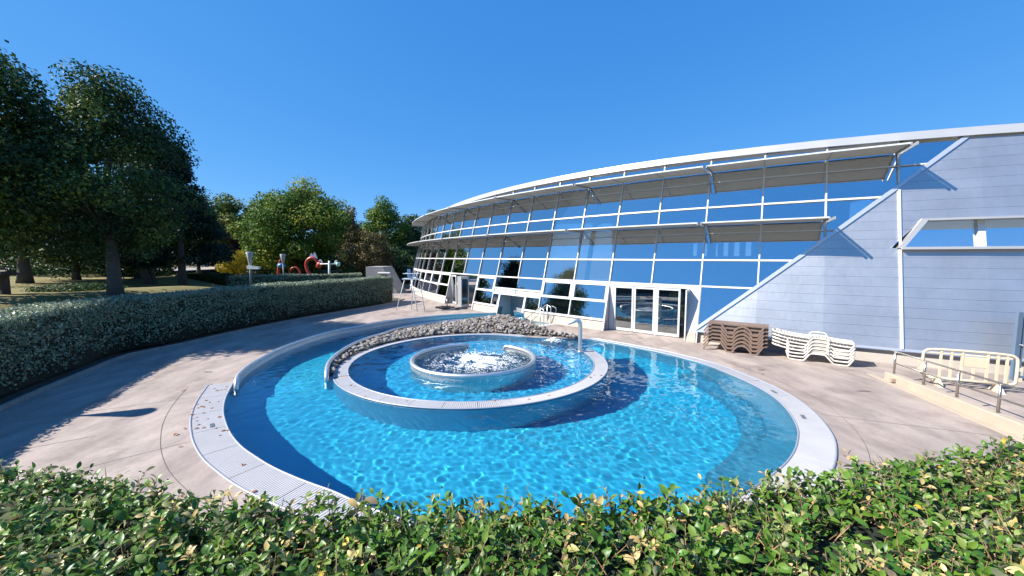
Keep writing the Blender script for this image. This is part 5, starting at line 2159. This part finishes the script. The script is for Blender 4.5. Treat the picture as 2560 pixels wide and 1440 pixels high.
def hedge(name, label, front, depth, z0, z1, step, leaf, n_leaf, seed, m='hedge_leaf', side=1, lump=.07, group=None, ends=True):
    """clipped hedge: dark core, a skin of leaves, bare stems at the foot"""
    r = np.random.default_rng(seed)
    fr = resample(front, step)
    bk = []
    for i, p in enumerate(fr):
        d = (fr[min(i + 1, len(fr) - 1)] - fr[max(i - 1, 0)]).normalized()
        bk.append(p + Vector((-d.y, d.x, 0)) * (depth * side))
    mid = fr[len(fr) // 2]
    root = thing(name, label, 'hedge', (mid.x, mid.y, 0), group=group)
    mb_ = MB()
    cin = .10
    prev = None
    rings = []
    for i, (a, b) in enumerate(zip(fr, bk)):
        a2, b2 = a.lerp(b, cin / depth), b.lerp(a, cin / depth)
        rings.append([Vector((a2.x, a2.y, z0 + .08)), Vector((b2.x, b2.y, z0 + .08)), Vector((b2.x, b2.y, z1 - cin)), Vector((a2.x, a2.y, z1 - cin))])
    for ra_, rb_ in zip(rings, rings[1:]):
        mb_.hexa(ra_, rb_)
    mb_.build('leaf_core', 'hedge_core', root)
    # leaf skin
    fa, ba = np.array(fr), np.array(bk)
    nseg = len(fa) - 1
    area_f, area_t = (z1 - z0), depth
    kinds = r.choice(3, n_leaf, p=np.array([area_f, area_t, area_f * .35]) / (area_f * 1.35 + area_t))
    sg = r.integers(0, nseg, n_leaf)
    t = r.uniform(0, 1, n_leaf)[:, None]
    A = fa[sg] * (1 - t) + fa[sg + 1] * t
    Bk = ba[sg] * (1 - t) + ba[sg + 1] * t
    outw = A - Bk
    outw /= np.linalg.norm(outw, axis=1)[:, None]
    v = r.uniform(0, 1, n_leaf)
    P = np.where((kinds == 0)[:, None], A, np.where((kinds == 2)[:, None], Bk, A + (Bk - A) * v[:, None]))
    P[:, 2] = np.where(kinds == 1, z1, z0 + .12 + (z1 - z0 - .12) * np.sqrt(v))
    N = np.where((kinds == 0)[:, None], outw, np.where((kinds == 2)[:, None], -outw, np.array([0, 0, 1.])))
    ln = np.cumsum(np.r_[0, np.linalg.norm(np.diff(fa, axis=0), axis=1)])[sg]
    bumpy = lump * (vnoise(ln * 1.1 + v * 3, P[:, 2] * 2.2 + v * 2 + 31, seed) + .6 * vnoise(ln * 4, P[:, 2] * 5 + v * 5, seed + 1))
    P = P + N * (bumpy - r.uniform(0, .10, n_leaf))[:, None]
    V, Fq, sh = scatter_leaves(P, N * .9 + np.array([0, 0, .25]), leaf * r.uniform(.6, 1.25, n_leaf), .5, r, .6)
    if ends:
        pass
    o2 = bpy.data.objects.new('foliage', np_mesh('foliage', V, Fq, m, shade=sh))
    col.objects.link(o2)
    o2.parent = root
    o2.matrix_parent_inverse = Matrix.Translation(-root.location)
    tag(o2, kind='stuff')
    stems = MB()
    for i in range(0, len(fr), 2):
        p = fr[i].lerp(bk[i], r.uniform(.18, .4))
        stems.tube([(p.x, p.y, z0 - .1), (p.x + r.normal(0, .05), p.y + r.normal(0, .05), z0 + .55)], .022, 5)
    o3 = stems.build('stems', 'bark', root)
    tag(o3, kind='stuff')
    return root


front_line = [p + Vector((-.42, .12, 0)) for p in kerb_s][3:]
front_line[0] = front_line[0] + Vector((.05, 0, 0))
hedge('long_hedge', 'long clipped grey green hedge curving along the left side of the deck', front_line, 1.45, .02, 1.93, .35, .085, 92000, 51, side=-1)
H = lambda px, py, Y: Vector((at_depth(px, py, Y).x, Y, 0))
hedge('clipped_hedge', 'clipped hedge behind the long hedge in front of the play area', [H(905, 690, 33), H(760, 690, 31), H(575, 690, 28)], 1.2, .6, 1.98, .5, .10, 16000, 52, side=-1)
hedge('clipped_hedge', 'low clipped hedge right behind the red serpent hoops', [H(845, 690, 46), H(730, 690, 46), H(600, 690, 44)], 1.2, .5, 1.75, .5, .13, 8000, 53, side=-1)
hedge('clipped_hedge', 'dark clipped hedge beside the far end of the hall', [H(1045, 690, 50), H(990, 690, 50)], 2.0, .0, 2.2, .5, .14, 6000, 54, side=-1)
hedge('clipped_hedge', 'dark low hedge on the lawn left of the lamp', [H(560, 690, 31), H(440, 690, 31)], 1.2, .9, 2.0, .5, .11, 7000, 55, side=-1, m='leaf_dark')

# ------------------------------------------------------------------ the near hedge below the camera
far_px = [(-260, 1170), (0, 1180), (200, 1200), (400, 1240), (640, 1268), (1000, 1255), (1280, 1258), (1500, 1256), (1700, 1232), (2000, 1200), (2200, 1176), (2400, 1143), (2560, 1126), (2900, 1100)]
ZT = 1.93
far_line = smooth_path([g(px_, py_, ZT) for px_, py_ in far_px], 4)
near = thing('near_hedge', 'glossy green hedge filling the foreground below the camera', 'hedge', (0, 1.6, .9))
r = np.random.default_rng(61)
fl_ = np.array([tuple(p) for p in resample(far_line, .05)])
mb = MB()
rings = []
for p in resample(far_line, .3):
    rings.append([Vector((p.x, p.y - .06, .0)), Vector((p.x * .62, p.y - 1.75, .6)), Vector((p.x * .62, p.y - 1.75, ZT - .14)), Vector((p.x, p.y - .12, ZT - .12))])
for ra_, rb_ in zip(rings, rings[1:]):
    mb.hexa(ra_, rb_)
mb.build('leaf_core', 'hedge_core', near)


def hedge_top(n_, depth_lo, depth_hi):
    i = r.integers(0, len(fl_), n_)
    q = r.uniform(0, 1, n_)
    P = fl_[i].copy()
    P[:, 0] *= 1 - .38 * q
    P[:, 0] += r.normal(0, .03, n_)
    P[:, 1] -= q * 1.75 - .03
    bump_ = .055 * vnoise(P[:, 0] * 2.6, P[:, 1] * 2.6, 71) + .045 * vnoise(P[:, 0] * 6.5, P[:, 1] * 6.5, 72)
    P[:, 2] = ZT + bump_ - r.uniform(depth_lo, depth_hi, n_)
    face = r.random(n_) < .12              # far side face
    P[face, 2] = ZT - r.uniform(0, .5, face.sum())
    P[face, 1] = fl_[i][face, 1] + r.normal(0, .03, face.sum())
    P[face, 0] = fl_[i][face, 0]
    return P


blade = leaf_blade(1, .50, .30, .35, 4)


def sprigs(B0, A0, L0, per, size_lo, size_hi):
    """leaves set spirally along short shoots: returns V, F, shoot index per leaf"""
    n_ = len(B0)
    A0 = A0 / np.linalg.norm(A0, axis=1)[:, None]
    e1 = np.cross(A0, r.normal(size=(n_, 3)))
    e1 /= np.linalg.norm(e1, axis=1)[:, None]
    e2 = np.cross(A0, e1)
    Ps, Ts, Ds, Ss, Ix = [], [], [], [], []
    for j in range(per):
        t = j / (per - 1)
        ph = j * 2.4 + r.uniform(-.35, .35, n_)
        U = e1 * np.cos(ph)[:, None] + e2 * np.sin(ph)[:, None]
        T = A0 * (.20 + .75 * t * t) + U * .9 + r.normal(0, .18, (n_, 3))
        T /= np.linalg.norm(T, axis=1)[:, None]
        Dn = A0 + r.normal(0, .25, (n_, 3))
        Dn -= (Dn * T).sum(1)[:, None] * T
        Dn /= np.linalg.norm(Dn, axis=1)[:, None]
        Ps.append(B0 + A0 * (L0 * t)[:, None])
        Ts.append(T)
        Ds.append(Dn)
        Ss.append(r.uniform(size_lo, size_hi, n_) * (1.05 - .45 * t))
        Ix.append(np.arange(n_))
    P, T, Dn, S, Ix = map(np.concatenate, (Ps, Ts, Ds, Ss, Ix))
    Bn = np.cross(Dn, T)
    bv, bf = blade
    V = P[:, None, :] + S[:, None, None] * (bv[None, :, 0:1] * T[:, None, :] + bv[None, :, 1:2] * Bn[:, None, :] + bv[None, :, 2:3] * Dn[:, None, :])
    Fq = bf[None] + (np.arange(len(P)) * len(bv))[:, None, None]
    return V.reshape(-1, 3), Fq.reshape(-1, 4), Ix


n_sp = 8200
PB = hedge_top(n_sp, .03, .20)
AX = np.tile(np.array([0, -.05, 1.]), (n_sp, 1)) + r.normal(0, .42, (n_sp, 3))
LN = r.uniform(.05, .13, n_sp)
V, Fq, ix = sprigs(PB, AX, LN, 7, .034, .092)
tone = r.uniform(0, 1, n_sp)
old = r.random(n_sp) < .13                 # shoots with greyish tan leaves
shl = np.clip(tone[ix] * .45 + r.uniform(0, .40, len(ix)), 0, .86)
shl = np.where(old[ix], r.uniform(.78, .96, len(ix)), shl)
shl = np.where(r.random(len(ix)) < .006, 1.0, shl)
o2 = bpy.data.objects.new('foliage', np_mesh('foliage', V, Fq, 'near_leaf', shade=np.repeat(shl, len(blade[0])), smooth=True))
col.objects.link(o2)
o2.parent = near
o2.matrix_parent_inverse = Matrix.Translation(-near.location)
tag(o2, kind='stuff')
AXn = AX / np.linalg.norm(AX, axis=1)[:, None]
stm = MB()
for k in range(n_sp):
    b0, a_ = Vector(PB[k]), Vector(AXn[k])
    stm.tube([b0 - a_ * .05, b0 + a_ * (LN[k] + .01)], [.0026, .0012], 3, caps=False)
o3 = stm.build('stems', 'twig', near)
tag(o3, kind='stuff')
# single large leaves on top
variants = []
for k in range(14):
    bv, bf = leaf_blade(1, random.uniform(.40, .56), random.uniform(.15, .4), random.uniform(.1, .55), 5)
    mname = 'near_leaf' if k < 10 else ('near_leaf_tan' if k < 12 else 'near_leaf_yellow')
    me = np_mesh('leaf', bv, bf, mname, shade=np.full(len(bv), .12 + .055 * k if k < 10 else .5), smooth=True)
    variants.append(me)
P = hedge_top(290, -.055, -.005)
MT = Matrix.Translation(-near.location)
for p in P:
    k = random.choices(range(14), [8] * 10 + [2, 2, 1.2, 1.2])[0]
    M = Matrix.Translation(p) @ Matrix.Rotation(random.uniform(0, 6.28), 4, 'Z') @ Matrix.Rotation(random.gauss(-.45, .45), 4, 'Y') @ Matrix.Rotation(random.gauss(0, .5), 4, 'X') @ Matrix.Scale(random.uniform(.064, .090), 4)
    inst(variants[k], 'leaf', near, MT @ M)
# twigs and upright shoots
tw = MB()
P = hedge_top(700, -.02, .16)
for p in P:
    d = Vector((r.normal(0, .5), r.normal(0, .5), r.uniform(.4, 1.2))).normalized()
    l = r.uniform(.04, .13)
    tw.tube([Vector(p) - d * .04, Vector(p) + d * l * .6 + Vector((r.normal(0, .008), 0, 0)), Vector(p) + d * l], [.0028, .0022, .0012], 4, caps=False)
o3 = tw.build('twigs', 'twig', near)
tag(o3, kind='stuff')
sh_ = []
for k in range(60):                       # shoots standing proud of the far edge
    i = r.integers(0, len(fl_))
    b = Vector(fl_[i]) + Vector((r.normal(0, .02), r.uniform(-.3, .05), -.05))
    d = Vector((r.normal(0, .25), r.normal(.05, .2), 1)).normalized()
    L_ = r.uniform(.07, .17)
    for j in range(r.integers(2, 6)):
        sh_.append(b + d * L_ * (.35 + .65 * j / 5) + Vector((0, 0, 0)))
    tw2 = MB()
    sh_.append(b + d * L_)
PS = np.array([tuple(p) for p in sh_])
V, Fq, s2 = scatter_leaves(PS, np.tile(np.array([0, -.2, .8]), (len(PS), 1)), r.uniform(.022, .052, len(PS)), 1, r, .6, blade=blade)
o4 = bpy.data.objects.new('shoot_leaves', np_mesh('shoot_leaves', V, Fq, 'near_leaf', shade=np.clip(s2 + .15, 0, 1), smooth=True))
col.objects.link(o4)
o4.parent = near
o4.matrix_parent_inverse = MT
tag(o4, kind='stuff')
